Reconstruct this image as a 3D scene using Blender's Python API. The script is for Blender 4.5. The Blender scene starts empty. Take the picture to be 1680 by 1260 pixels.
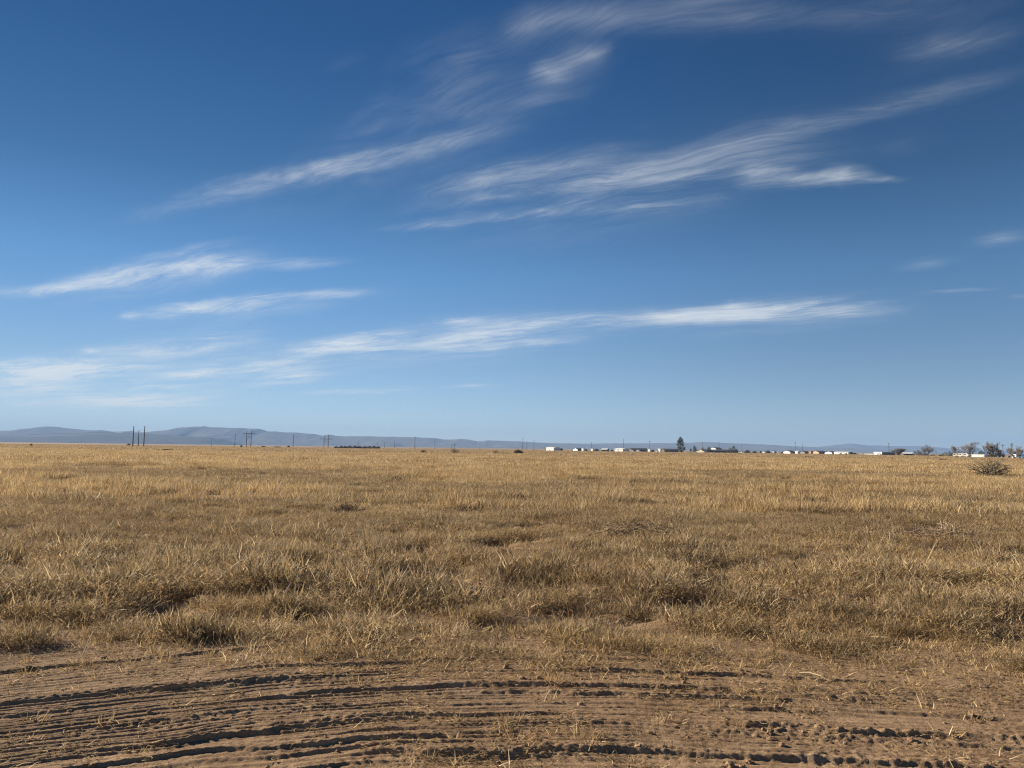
import bpy, bmesh, math, random
import numpy as np
from mathutils import Vector, Matrix

random.seed(7)
R = math.radians
C = bpy.context.scene.collection
SC = bpy.context.scene

# ------------------------------------------------------------------ camera
F = 1262.0                      # focal length in photo pixels (1680 wide)
CAMZ = 1.6
PITCH, ROLL = math.atan(105.3 / F), R(0.72)
FWD = Vector((0, math.cos(PITCH), math.sin(PITCH)))
UP0 = Vector((0, -math.sin(PITCH), math.cos(PITCH)))
RT0 = Vector((1, 0, 0))
RT = math.cos(ROLL) * RT0 + math.sin(ROLL) * UP0
UP = -math.sin(ROLL) * RT0 + math.cos(ROLL) * UP0
cd = bpy.data.cameras.new('camera')
cam = bpy.data.objects.new('camera', cd)
C.objects.link(cam)
cam.matrix_world = Matrix(((RT.x, UP.x, -FWD.x, 0), (RT.y, UP.y, -FWD.y, 0), (RT.z, UP.z, -FWD.z, CAMZ), (0, 0, 0, 1)))
cd.sensor_width = 36
cd.lens = 36 * F / 1680
cd.clip_start = 0.05
cd.clip_end = 40000
SC.camera = cam


def ray(px, py):
    return FWD + (float(px) - 840) / F * RT - (float(py) - 630) / F * UP


def at(px, py, Y):
    d = ray(px, py)
    return Vector((0, 0, CAMZ)) + d * (float(Y) / d.y)


def hor(px):
    return 735.3 + math.tan(ROLL) * (px - 840)


def gpt(px, py):
    """ground point (z = 0) seen at a photo pixel"""
    d = ray(px, py)
    return Vector((0, 0, CAMZ)) + d * (-CAMZ / d.z)


# ------------------------------------------------------------------ materials
def new_mat(name):
    m = bpy.data.materials.new(name)
    m.use_nodes = True
    nt = m.node_tree
    b = nt.nodes['Principled BSDF']
    return m, nt, b


def N(nt, kind, **kw):
    n = nt.nodes.new(kind)
    for k, v in kw.items():
        setattr(n, k, v)
    return n


def math_n(nt, op, a, b=None, c=None, clamp=False):
    n = nt.nodes.new('ShaderNodeMath')
    n.operation = op
    n.use_clamp = clamp
    for i, v in enumerate((a, b, c)):
        if v is None:
            continue
        if isinstance(v, (int, float)):
            n.inputs[i].default_value = v
        else:
            nt.links.new(v, n.inputs[i])
    return n.outputs[0]


def mixc(nt, fac, a, b, mode='MIX'):
    n = nt.nodes.new('ShaderNodeMix')
    n.data_type = 'RGBA'
    n.blend_type = mode
    for s, v in ((n.inputs[0], fac), (n.inputs[6], a), (n.inputs[7], b)):
        if isinstance(v, (int, float)):
            s.default_value = v
        elif isinstance(v, tuple):
            s.default_value = v if len(v) == 4 else (*v, 1)
        else:
            nt.links.new(v, s)
    return n.outputs[2]


def ramp(nt, fac, stops):
    n = nt.nodes.new('ShaderNodeValToRGB')
    el = n.color_ramp.elements
    while len(el) < len(stops):
        el.new(0.5)
    for e, (p, c) in zip(el, stops):
        e.position = p
        e.color = (c, c, c, 1) if isinstance(c, (int, float)) else (*c, 1)
    nt.links.new(fac, n.inputs[0])
    return n.outputs[0]


def noise(nt, vec, scale, detail=4, rough=0.55, dist=0.0):
    n = nt.nodes.new('ShaderNodeTexNoise')
    n.inputs['Scale'].default_value = scale
    n.inputs['Detail'].default_value = detail
    n.inputs['Roughness'].default_value = rough
    n.inputs['Distortion'].default_value = dist
    nt.links.new(vec, n.inputs['Vector'])
    return n.outputs[0]


def mottled(name, col, col2, scale=3.0, rough=0.8, metallic=0.0):
    """procedural paint / wood / bark with weathering"""
    m, nt, b = new_mat(name)
    tc = N(nt, 'ShaderNodeTexCoord')
    n1 = noise(nt, tc.outputs['Object'], scale, 5, 0.6)
    c = mixc(nt, ramp(nt, n1, [(0.35, 0.0), (0.7, 1.0)]), col, col2)
    nt.links.new(c, b.inputs['Base Color'])
    b.inputs['Roughness'].default_value = rough
    b.inputs['Metallic'].default_value = metallic
    return m


M = {
    'pole': mottled('weathered_pole_wood', (.050, .040, .034), (.085, .068, .055), 2),
    'wire': mottled('dull_wire', (.05, .05, .05), (.08, .08, .08), 2, .5),
    'white': mottled('white_siding', (.80, .79, .75), (.70, .68, .63), .6, .6),
    'cream': mottled('cream_siding', (.62, .55, .44), (.54, .47, .37), .6, .7),
    'tan': mottled('tan_stucco', (.40, .29, .19), (.34, .25, .17), .6, .85),
    'orange': mottled('adobe_orange_stucco', (.50, .27, .16), (.42, .22, .13), .6, .85),
    'grey': mottled('grey_and_shaded_siding', (.16, .165, .17), (.12, .125, .13), .6, .7),  # also paints the shade on a white-gabled house front
    'brown': mottled('brown_and_shaded_siding', (.10, .075, .055), (.07, .052, .04), .6, .8),  # also paints in the shade on fronts of houses with white gables
    'darkroof': mottled('dark_shingles', (.035, .034, .036), (.055, .053, .055), 1.5, .85),
    'brownroof': mottled('brown_shingles', (.075, .058, .046), (.055, .043, .036), 1.5, .85),
    'whiteroof': mottled('white_metal_roof', (.78, .78, .76), (.70, .70, .68), .8, .4),
    'redroof': mottled('rusty_red_metal', (.16, .055, .035), (.12, .045, .03), 1.5, .7),
    'glass': mottled('dark_window_glass', (.02, .025, .03), (.03, .035, .04), 1, .08),
    'tyre': mottled('tyre_rubber', (.02, .02, .02), (.03, .03, .03), 3, .9),
    'bluepaint': mottled('blue_car_paint', (.05, .09, .16), (.06, .10, .18), 1, .3),
    'blackpaint': mottled('black_car_paint', (.015, .015, .017), (.022, .022, .024), 1, .3),
    'bark': mottled('grey_brown_bark', (.12, .095, .075), (.18, .15, .12), 4, .9),
    'twig': mottled('bare_twigs', (.20, .165, .13), (.27, .23, .18), 2, .9),
    'twiggrey': mottled('grey_twigs', (.17, .155, .135), (.24, .22, .19), 2, .9),
    'deadtwig': mottled('dead_brown_twigs', (.085, .058, .038), (.14, .10, .065), 6, .9),
    'darktwig': mottled('dark_brown_twigs', (.045, .030, .020), (.075, .050, .034), 6, .9),
    'bleached': mottled('bleached_branch', (.46, .36, .24), (.33, .25, .155), 9, .85),
    'greenstem': mottled('grey_green_stems', (.12, .10, .066), (.19, .155, .10), 8, .85),
    'plank': mottled('weathered_branch', (.19, .13, .082), (.33, .245, .155), 5, .9),
}


def leaf_mat(name, c1, c2):
    m, nt, b = new_mat(name)
    g = N(nt, 'ShaderNodeNewGeometry')
    n1 = noise(nt, g.outputs['Position'], .7, 3, .6)
    c = mixc(nt, ramp(nt, n1, [(.35, 0.), (.68, 1.)]), c1, c2)
    nt.links.new(c, b.inputs['Base Color'])
    b.inputs['Roughness'].default_value = .75
    return m


M['conifer'] = leaf_mat('dark_evergreen_foliage', (.016, .026, .013), (.036, .050, .025))
M['olive'] = leaf_mat('olive_foliage', (.040, .050, .024), (.075, .085, .042))
M['mesquite'] = leaf_mat('brown_mesquite_foliage', (.050, .036, .024), (.085, .065, .042))
M['greyleaf'] = leaf_mat('grey_green_foliage', (.085, .085, .060), (.12, .12, .09))


# ------------------------------------------------------------------ mesh helpers
class MB:
    def __init__(s):
        s.v, s.f = [], []

    def add(s, vs, fs):
        o = len(s.v)
        s.v += [tuple(v) for v in vs]
        s.f += [tuple(i + o for i in f) for f in fs]
        return s

    def box(s, x0, x1, y0, y1, z0, z1):
        vs = [(x, y, z) for z in (z0, z1) for y in (y0, y1) for x in (x0, x1)]
        return s.add(vs, [(0, 2, 3, 1), (4, 5, 7, 6), (0, 1, 5, 4), (2, 6, 7, 3), (0, 4, 6, 2), (1, 3, 7, 5)])

    def tube(s, pts, rad, n=6, cap=True):
        pts = [Vector(p) for p in pts]
        rad = [rad] * len(pts) if isinstance(rad, (int, float)) else rad
        vs = []
        for i, p in enumerate(pts):
            d = (pts[min(i + 1, len(pts) - 1)] - pts[max(i - 1, 0)])
            d = d.normalized() if d.length > 1e-9 else Vector((0, 0, 1))
            a = d.orthogonal().normalized()
            if abs(d.z) < .95:
                a = d.cross(Vector((0, 0, 1))).normalized()
            b = d.cross(a)
            for k in range(n):
                t = 2 * math.pi * k / n
                vs.append(p + rad[i] * (math.cos(t) * a + math.sin(t) * b))
        fs = []
        for i in range(len(pts) - 1):
            for k in range(n):
                k2 = (k + 1) % n
                fs.append((i * n + k, i * n + k2, (i + 1) * n + k2, (i + 1) * n + k))
        if cap:
            fs.append(tuple(range(n - 1, -1, -1)))
            fs.append(tuple(range((len(pts) - 1) * n, len(pts) * n)))
        return s.add(vs, fs)

    def prism(s, prof, y0, y1):
        """side profile in x,z extruded along y"""
        n = len(prof)
        vs = [(x, y0, z) for x, z in prof] + [(x, y1, z) for x, z in prof]
        fs = [tuple(range(n)), tuple(range(2 * n - 1, n - 1, -1))]
        fs += [(i, i + n, (i + 1) % n + n, (i + 1) % n) for i in range(n)]
        return s.add(vs, fs)

    def build(s, name, mat, parent=None, smooth=False):
        me = bpy.data.meshes.new(name)
        me.from_pydata(s.v, [], s.f)
        me.materials.append(mat)
        if smooth:
            me.polygons.foreach_set('use_smooth', [True] * len(me.polygons))
        me.update()
        o = bpy.data.objects.new(name, me)
        C.objects.link(o)
        if parent:
            o.parent = parent
        return o


def tag(o, label, cat, group=None):
    o['label'] = label
    o['category'] = cat
    if group:
        o['group'] = group
    return o


def thing(name, label, cat, loc, rz=0.0, group=None):
    o = bpy.data.objects.new(name, None)
    o.empty_display_size = .3
    C.objects.link(o)
    o.location = loc
    o.rotation_euler = (0, 0, rz)
    return tag(o, label, cat, group)


# ------------------------------------------------------------------ numpy noise
def _h(ix, iy, seed):
    h = (ix.astype(np.int64) * 374761393 + iy.astype(np.int64) * 668265263 + seed * 974711) & 0xFFFFFFFF
    h = ((h ^ (h >> 13)) * 1274126177) & 0xFFFFFFFF
    h = h ^ (h >> 16)
    return (h & 0xFFFFFF).astype(np.float64) / 0xFFFFFF


def vn(x, y, seed=0):
    x = np.asarray(x, float)
    y = np.asarray(y, float)
    ix, iy = np.floor(x), np.floor(y)
    fx, fy = x - ix, y - iy
    fx = fx * fx * fx * (fx * (fx * 6 - 15) + 10)
    fy = fy * fy * fy * (fy * (fy * 6 - 15) + 10)
    a = _h(ix, iy, seed) * (1 - fx) + _h(ix + 1, iy, seed) * fx
    b = _h(ix, iy + 1, seed) * (1 - fx) + _h(ix + 1, iy + 1, seed) * fx
    return a * (1 - fy) + b * fy


def fbm(x, y, seed=0, o=4, g=.5):
    s, a, t = 0., 1., 0.
    for k in range(o):
        s = s + a * vn(x * 2 ** k + 17.3 * k, y * 2 ** k - 9.1 * k, seed + k)
        t += a
        a *= g
    return s / t


def sstep(a, b, x):
    t = np.clip((x - a) / (b - a), 0, 1)
    return t * t * (3 - 2 * t)


def grid_mesh(name, xs, ys, zfun, mat, kind, smooth=True):
    X, Y = np.meshgrid(xs, ys)
    Z = zfun(X, Y)
    co = np.stack([X, Y, Z], -1).reshape(-1, 3).astype(np.float32)
    nx, ny = len(xs), len(ys)
    i = (np.arange(ny - 1)[:, None] * nx + np.arange(nx - 1)[None, :]).ravel()
    q = np.stack([i, i + 1, i + nx + 1, i + nx], -1)
    me = np_mesh(name, co, q)
    me.materials.append(mat)
    me.polygons.foreach_set('use_smooth', np.full(len(q), smooth))
    o = bpy.data.objects.new(name, me)
    C.objects.link(o)
    o['kind'] = kind
    return o


def np_mesh(name, co, quads):
    me = bpy.data.meshes.new(name)
    me.vertices.add(len(co))
    me.vertices.foreach_set('co', np.ascontiguousarray(co, np.float32).ravel())
    nq = len(quads)
    if nq:
        me.loops.add(nq * 4)
        me.polygons.add(nq)
        me.loops.foreach_set('vertex_index', np.ascontiguousarray(quads, np.int32).ravel())
        me.polygons.foreach_set('loop_start', np.arange(0, nq * 4, 4, dtype=np.int32))
    me.update(calc_edges=True)
    return me


# ------------------------------------------------------------------ ground + dirt track
def arc(x):
    xc = np.clip(x, -5.5, 5.5)
    return np.where(xc < .35, -0.075, -.036) * (xc - .35) ** 2


_rr = np.random.default_rng(11)
RUTS = [(3.20, .026), (3.36, .016), (3.52, .022), (3.70, .034), (3.84, .014), (3.98, .028), (4.10, .020), (4.21, .036), (4.33, .016), (4.44, .024), (4.55, .018), (4.66, .034), (4.78, .016),
        (4.90, .034), (5.02, .016), (5.13, .024), (5.26, .034), (5.40, .016), (5.53, .022), (5.68, .034), (5.82, .016), (5.97, .026), (6.15, .024), (6.35, .028), (6.6, .02)]


def dirt_z(x, y):
    wob = (fbm(x * .55, y * .25, 5, 3) - .5) * .20 + (fbm(x * 3.2, y * 2.5, 6, 3) - .5) * .055
    w = y - arc(x) + wob
    z = (fbm(x * .35, y * .6, 1, 3) - .5) * .09
    rm = 0.
    for k, (w0, A) in enumerate(RUTS):
        a = .72 * A * sstep(.42, .64, vn(x * .55 + 13.7 * k, x * 0 + 3.1 * k, 40 + k))
        t = w - w0 + (vn(x * 1.1, x * 0 + k, 60 + k) - .5) * .10 + (fbm(x * 11, y * 11, 95 + k % 3, 2) - .5) * .016
        # bank: steep side toward -w, long back slope; a small furrow in front of it
        z = z + a * sstep(-.002, .014 + .010 * (k % 3), t) * np.exp(-np.maximum(t - .02, 0) / .085)
        z = z - .30 * a * np.exp(-((t + .05) / .045) ** 2)
        rm = rm + a / .03 * np.exp(-((t - .03) / .055) ** 2)
    # tread / dragged fine lines on the smooth strips between
    ln = sstep(.40, .60, fbm(x * .5, w * 2.3, 77, 2))
    z = z + .0050 * ln * np.sin(w * 2 * math.pi / .042 + 2.5 * fbm(x * .6, y * 2, 78, 2))
    z = z + .0030 * np.sin(w * 2 * math.pi / .071 + 4 * fbm(x * .4, y * 2, 79, 2))
    z = z + .0060 * (fbm(x * .7, w * 42, 86, 2) - .5)
    # crumbled soil along the banks, and in a few trampled patches
    pt = sstep(.54, .70, fbm(x * .9, w * 1.8, 80, 3))
    cl = np.clip(rm * .8 + pt * .30 + .05, 0, 1.1) * (.45 + .9 * fbm(x * 2.3, y * 3.1, 83, 2))
    z = z + cl * (np.abs(fbm(x * 15, y * 24, 81, 5, .70) - .5) - .11) * .050
    z = z + (fbm(x * 36, y * 46, 82, 3, .6) - .5) * (.005 + .014 * cl)
    return z


def gap(x, y):
    """1 where grass grows; 0 in hollows dug to hold shade, drawn out sideways"""
    a = fbm(x * .62, y * 1.25, 310, 3)
    b = fbm(x * 1.45, y * 3.9, 315, 2)
    near = 1 - sstep(11, 26, y)
    v = a * .42 + b * .58
    return sstep(.365 + .055 * near, .41 + .055 * near, v)


def ground_base(x, y):
    r = np.sqrt(x * x + y * y)
    z = (fbm(x * .55, y * .8, 3, 4) - .5) * .13 * np.clip(1 - r / 400, 0, 1)
    z = z + (fbm(x * .04, y * .04, 9, 2) - .5) * .20 * sstep(14, 60, r) * np.clip(1 - r / 900, 0, 1)
    return z


def ground_z(x, y):
    inside = sstep(-1.0, 1.0, y) * (1 - sstep(6.6, 7.3, y)) * (1 - sstep(10.5, 12.0, np.abs(x)))
    hol = sstep(7.7, 8.4, y) * (1 - sstep(17, 24, y)) * (np.abs(x) < 17)
    lm = .06 * sstep(7.0, 7.6, y) * (1 - sstep(10, 15, y)) * (1 - sstep(.34, .50, fbm(x * 1.8, y * 2.7, 318, 2)))
    return ground_base(x, y) - lm - .22 * inside - .11 * hol * (1 - gap(x, y))  # ground sunk in the gaps so that they fall into dark shade


def track_z(x, y):
    edge = 1.6 * sstep(6.7, 7.3, y) + (1 - sstep(.8, 1.6, y)) + sstep(10.8, 12.4, np.abs(x))
    return dirt_z(x, y) * (1 - sstep(6.3, 7.2, y) * .6) - .16 * np.clip(edge, 0, 1)


def surf_z(x, y):
    g = ground_z(x, y)
    t = track_z(x, y)
    on = (y > 1.5) & (y < 7.5) & (np.abs(x) < 12)
    return np.where(on, np.maximum(g, t), g)


def soil_mat(name, litter):
    m, nt, b = new_mat(name)
    g = N(nt, 'ShaderNodeNewGeometry')
    P = g.outputs['Position']
    n1 = noise(nt, P, 1.3, 5, .6)
    n2 = noise(nt, P, 34, 4, .65)
    n3 = noise(nt, P, 6.0, 4, .6)
    c = mixc(nt, ramp(nt, n1, [(.3, 0.), (.7, 1.)]), (.268, .174, .104), (.375, .260, .162))
    c = mixc(nt, math_n(nt, 'MULTIPLY', ramp(nt, n3, [(.42, 0.), (.62, 1.)]), .55), c, (.170, .105, .060))
    c = mixc(nt, math_n(nt, 'MULTIPLY', ramp(nt, n2, [(.56, 0.), (.66, 1.)]), .45), c, (.46, .34, .22))
    c = mixc(nt, math_n(nt, 'MULTIPLY', ramp(nt, noise(nt, P, 85, 3, .7), [(.52, 0.), (.62, 1.)]), .6), c, (.15, .095, .055))
    if litter:
        sx = N(nt, 'ShaderNodeSeparateXYZ')
        nt.links.new(P, sx.inputs[0])
        n4 = noise(nt, P, .25, 6, .65)
        k = ramp(nt, n4, [(.30, .25), (.62, 1.)])
        mr = N(nt, 'ShaderNodeMapRange')
        mr.inputs[1].default_value, mr.inputs[2].default_value = 10, 60
        nt.links.new(sx.outputs[1], mr.inputs[0])
        k = math_n(nt, 'MULTIPLY', k, mr.outputs[0])
        n5 = noise(nt, P, .035, 5, .6)
        straw = mixc(nt, n5, (.24, .165, .088), (.36, .26, .14))
        c = mixc(nt, k, c, straw)
    nt.links.new(c, b.inputs['Base Color'])
    b.inputs['Roughness'].default_value = .95
    b.inputs['Specular IOR Level'].default_value = .15
    bp = N(nt, 'ShaderNodeBump')
    bp.inputs['Strength'].default_value = .6
    bp.inputs['Distance'].default_value = .012
    nt.links.new(noise(nt, P, 70, 6, .75), bp.inputs['Height'])
    nt.links.new(bp.outputs[0], b.inputs['Normal'])
    return m


def geo(a, b, n):
    return list(np.geomspace(a, b, n))


pos = geo(16.15, 8000, 70)
xs = np.array([-v for v in reversed(pos)] + list(np.arange(-16, 16.01, .1)) + pos)
ys = np.array([-v for v in reversed(geo(3, 8000, 30))] + list(np.arange(-2, 6, .4)) + list(np.arange(6, 24.01, .09)) + geo(24.2, 8000, 110))
grd = grid_mesh('ground', xs, ys, ground_z, soil_mat('dry_field_soil', True), 'structure')

xe = list(np.arange(5.02, 12.4, .05))
xs = np.array([-v for v in reversed(xe)] + list(np.arange(-5, 5.001, .0115)) + xe)
ys = np.array(list(np.arange(.8, 3.3, .03)) + list(np.arange(3.3, 6.3, .0072)) + list(np.arange(6.3, 7.6, .013)))
trk = grid_mesh('dirt_track', xs, ys, track_z, soil_mat('track_soil', False), 'structure')

# ------------------------------------------------------------------ grass (nobody could count it)
PAL = {  # blade tints, linear
    'pale': (.70, .56, .345), 'straw': (.50, .375, .205), 'gold': (.52, .375, .18), 'brown': (.27, .185, .098),
    'dark': (.14, .092, .050), 'grey': (.36, .285, .185), 'olive': (.27, .215, .115)}


def blade_mesh(name, seed, n, rad, h0, h1, lean, curl, width, segs, mix, bias=.10, twist=.0, flat=1.0, lift=0.0, lie=None):
    g = np.random.default_rng(seed)
    r = rad * np.sqrt(g.random(n))
    t = g.random(n) * 2 * np.pi
    p = np.stack([r * np.cos(t), r * np.sin(t), lift * g.random(n)], -1)
    L = g.uniform(h0, h1, n) * (1 - .25 * (r / rad))
    phi = t + g.normal(0, .9, n)
    th = np.abs(g.normal(0, lean, n)) + lean * .35 * (r / rad)
    if lie is not None:
        th = g.normal(lie, .16, n)
    keys = list(mix)
    w = np.array([mix[k] for k in keys], float)
    ci = g.choice(len(keys), n, p=w / w.sum())
    col = np.array([PAL[k] for k in keys])[ci] * g.uniform(.50, 1.45, (n, 1))
    psi = g.random(n) * np.pi
    W = width * g.uniform(.6, 1.3, n)
    side = np.stack([np.cos(psi), np.sin(psi), g.normal(0, .15, n)], -1)
    cur = g.uniform(.2, 1.0, n) * curl / segs
    V = []
    for k in range(segs + 1):
        ww = (W * (1 - .8 * k / segs))[:, None]
        V += [p - side * ww * .5, p + side * ww * .5]
        d = np.stack([np.sin(th) * np.cos(phi) + bias * .7, np.sin(th) * np.sin(phi), np.cos(th) * flat], -1)
        d /= np.linalg.norm(d, axis=1)[:, None]
        p = p + d * (L / segs)[:, None]
        p[:, 2] = np.maximum(p[:, 2], .004)
        th = th + cur
        phi = phi + g.normal(0, twist, n)
    V = np.stack(V, 1)                            # n, 2(segs+1), 3
    nv = 2 * (segs + 1)
    base = (np.arange(n) * nv)[:, None]
    q = np.stack([np.stack([base[:, 0] + 2 * k, base[:, 0] + 2 * k + 1, base[:, 0] + 2 * k + 3, base[:, 0] + 2 * k + 2], -1) for k in range(segs)], 1)
    me = np_mesh(name, V.reshape(-1, 3), q.reshape(-1, 4))
    a = me.attributes.new('tint', 'FLOAT_COLOR', 'POINT')
    cc = np.concatenate([np.repeat(col, nv, 0), np.ones((n * nv, 1))], 1)
    a.data.foreach_set('color', cc.astype(np.float32).ravel())
    me.materials.append(M['grass'])
    return bpy.data.objects.new(name, me)


def grass_mat():
    m, nt, b = new_mat('dry_grass_blades')
    out = nt.nodes['Material Output']
    at_ = N(nt, 'ShaderNodeAttribute', attribute_name='tint')
    g = N(nt, 'ShaderNodeNewGeometry')
    oi = N(nt, 'ShaderNodeObjectInfo')
    n1 = noise(nt, g.outputs['Position'], .16, 4, .6)
    n2 = noise(nt, g.outputs['Position'], .9, 3, .6)
    c = mixc(nt, ramp(nt, n1, [(.36, 0.), (.64, 1.)]), at_.outputs['Color'], (.72, .68, .65), 'MULTIPLY')
    c = mixc(nt, ramp(nt, n2, [(.38, .0), (.66, .55)]), c, (.94, .86, .70), 'MULTIPLY')
    v = math_n(nt, 'MULTIPLY_ADD', oi.outputs['Random'], .42, .80)
    vv = N(nt, 'ShaderNodeCombineColor')
    for i in range(3):
        nt.links.new(v, vv.inputs[i])
    c = mixc(nt, 1.0, c, vv.outputs[0], 'MULTIPLY')
    nt.links.new(c, b.inputs['Base Color'])
    b.inputs['Roughness'].default_value = .6
    b.inputs['Specular IOR Level'].default_value = .25
    tr = N(nt, 'ShaderNodeBsdfTranslucent')
    nt.links.new(c, tr.inputs['Color'])
    mx = N(nt, 'ShaderNodeMixShader')
    mx.inputs[0].default_value = .36
    nt.links.new(b.outputs[0], mx.inputs[1])
    nt.links.new(tr.outputs[0], mx.inputs[2])
    nt.links.new(mx.outputs[0], out.inputs['Surface'])
    return m


M['grass'] = grass_mat()


def scatter(name, pts, types, label):
    """one stuff object: pts = list of (xyz array, type index array, scale array, rotz array); types = list of lists of blade meshes"""
    co, kd, sc, rz = (np.concatenate([p[i] for p in pts]) for i in range(4))
    me = np_mesh(name, co, np.zeros((0, 4), np.int32))
    for nm, ty, d in (('sort', 'INT', kd.astype(np.int32)), ('size', 'FLOAT', sc.astype(np.float32)), ('turn', 'FLOAT', rz.astype(np.float32))):
        a = me.attributes.new(nm, ty, 'POINT')
        a.data.foreach_set('value', d)
    o = bpy.data.objects.new(name, me)
    C.objects.link(o)
    o['kind'] = 'stuff'
    o['label'] = label
    gt = bpy.data.node_groups.new(name + '_scatter', 'GeometryNodeTree')
    gt.interface.new_socket('Geometry', in_out='INPUT', socket_type='NodeSocketGeometry')
    gt.interface.new_socket('Geometry', in_out='OUTPUT', socket_type='NodeSocketGeometry')
    gi, go = gt.nodes.new('NodeGroupInput'), gt.nodes.new('NodeGroupOutput')
    L = gt.links.new

    def named(nm, ty):
        n = gt.nodes.new('GeometryNodeInputNamedAttribute')
        n.data_type = ty
        n.inputs['Name'].default_value = nm
        return n.outputs['Attribute']
    jo = gt.nodes.new('GeometryNodeJoinGeometry')
    cx = gt.nodes.new('ShaderNodeCombineXYZ')
    L(named('turn', 'FLOAT'), cx.inputs['Z'])
    for k, vs in enumerate(types):
        jv = gt.nodes.new('GeometryNodeJoinGeometry')
        for v in vs:
            oi = gt.nodes.new('GeometryNodeObjectInfo')
            oi.inputs['Object'].default_value = v
            oi.inputs['As Instance'].default_value = False
            g2 = gt.nodes.new('GeometryNodeGeometryToInstance')
            L(oi.outputs['Geometry'], g2.inputs[0])
            L(g2.outputs[0], jv.inputs[0])
        cmp_ = gt.nodes.new('FunctionNodeCompare')
        cmp_.data_type = 'INT'
        cmp_.operation = 'EQUAL'
        ii = [s for s in cmp_.inputs if s.type == 'INT']
        L(named('sort', 'INT'), ii[0])
        ii[1].default_value = k
        ip = gt.nodes.new('GeometryNodeInstanceOnPoints')
        rv = gt.nodes.new('FunctionNodeRandomValue')
        rv.data_type = 'INT'
        mn = [s for s in rv.inputs if s.type == 'INT' and s.name in ('Min', 'Max')]
        mn[0].default_value, mn[1].default_value = 0, len(vs) - 1
        L(gi.outputs[0], ip.inputs['Points'])
        L(cmp_.outputs[0], ip.inputs['Selection'])
        L(jv.outputs[0], ip.inputs['Instance'])
        ip.inputs['Pick Instance'].default_value = True
        L([s for s in rv.outputs if s.type == 'INT'][0], ip.inputs['Instance Index'])
        L(cx.outputs[0], ip.inputs['Rotation'])
        L(named('size', 'FLOAT'), ip.inputs['Scale'])
        L(ip.outputs[0], jo.inputs[0])
    L(jo.outputs[0], go.inputs[0])
    md = o.modifiers.new('scatter', 'NODES')
    md.node_group = gt
    return o


STD = {'pale': 4, 'straw': 5, 'gold': 2.0, 'brown': 2.6, 'dark': 1.0, 'grey': 2.0}
MAT = {'pale': 5, 'straw': 5, 'gold': 2.0, 'brown': 2.0, 'dark': 1.0, 'grey': 2.0}
GREY = {'grey': 6, 'brown': 2.4, 'olive': 2.4, 'straw': 2.4, 'dark': 1.2, 'pale': 1.2}
GOLD = {'pale': 4, 'gold': 4, 'straw': 4, 'brown': 1}
tuft = [blade_mesh('grass_tuft', 100 + i, 64, .16, .06, .20, .80, 1.2, .0080, 4, STD, twist=.9) for i in range(7)]
mat_ = [blade_mesh('grass_mat', 200 + i, 86, .22, .05, .17, 1.2, .9, .0074, 4, MAT, twist=1.4, flat=.5, lift=.09) for i in range(7)]
weed = [blade_mesh('grey_weed', 300 + i, 80, .20, .05, .15, .9, .4, .0078, 3, GREY, bias=0, twist=1.1, lift=.09) for i in range(6)]
tall = [blade_mesh('tall_stems', 400 + i, 13, .10, .22, .40, .36, .6, .0052, 4, GOLD, bias=.3, twist=.2) for i in range(5)]
mtuft = [blade_mesh('grass_bunch', 500 + i, 110, .34, .09, .28, .60, .8, .0150, 3, STD, twist=.6) for i in range(6)]
mweed = [blade_mesh('weed_bunch', 550 + i, 100, .36, .08, .22, .8, .4, .0150, 2, GREY, bias=0, twist=1.0, lift=.10) for i in range(5)]
mgold = [blade_mesh('gold_bunch', 580 + i, 90, .38, .20, .42, .32, .6, .0160, 2, GOLD) for i in range(5)]
ftuft = [blade_mesh('grass_patch', 600 + i, 150, 1.0, .16, .42, .40, .7, .045, 2, STD) for i in range(5)]
fgold = [blade_mesh('gold_patch', 630 + i, 150, 1.1, .20, .50, .34, .6, .045, 2, GOLD) for i in range(5)]
vtuft = [blade_mesh('grass_swath', 660 + i, 170, 3.2, .22, .55, .35, .6, .13, 2, STD) for i in range(5)]
straws = [blade_mesh('straw_bits', 700 + i, 34, .13, .03, .12, 1.5, .10, .0056, 3, {'pale': 5, 'straw': 4, 'gold': 3, 'grey': 2}, bias=.0, twist=.9, lift=.022, lie=1.45) for i in range(6)]
stubs = [blade_mesh('stubble', 750 + i, 26, .065, .04, .12, .85, .8, .0068, 3, {'pale': 4, 'straw': 4, 'gold': 4, 'brown': 2}, bias=.15, twist=.5) for i in range(6)]

G = np.random.default_rng(5)


def spread(y0, y1, dens, seed, k=.74, pad=2.5):
    n = int(dens * (k * (y1 * y1 - y0 * y0) + 2 * pad * (y1 - y0)))
    g = np.random.default_rng(seed)
    # distance distribution proportional to the width k*y+pad
    y = np.linspace(y0, y1, 2000)
    c = np.cumsum(k * y + pad)
    c = (c - c[0]) / (c[-1] - c[0])
    yy = np.interp(g.random(n), c, y)
    xx = g.uniform(-1, 1, n) * (k * yy + pad)
    return xx, yy, g


def edge_y(x):
    e = 6.20 + (vn(x * .9, x * 0, 301) - .5) * .95 + (vn(x * 2.6, x * 0 + 4, 302) - .5) * .60 + (vn(x * 7, x * 0 + 9, 303) - .5) * .30
    e = e - .45 * sstep(2.6, 3.6, x) + .40 * np.exp(-((x - 1.9) / .5) ** 2)
    return e


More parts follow.
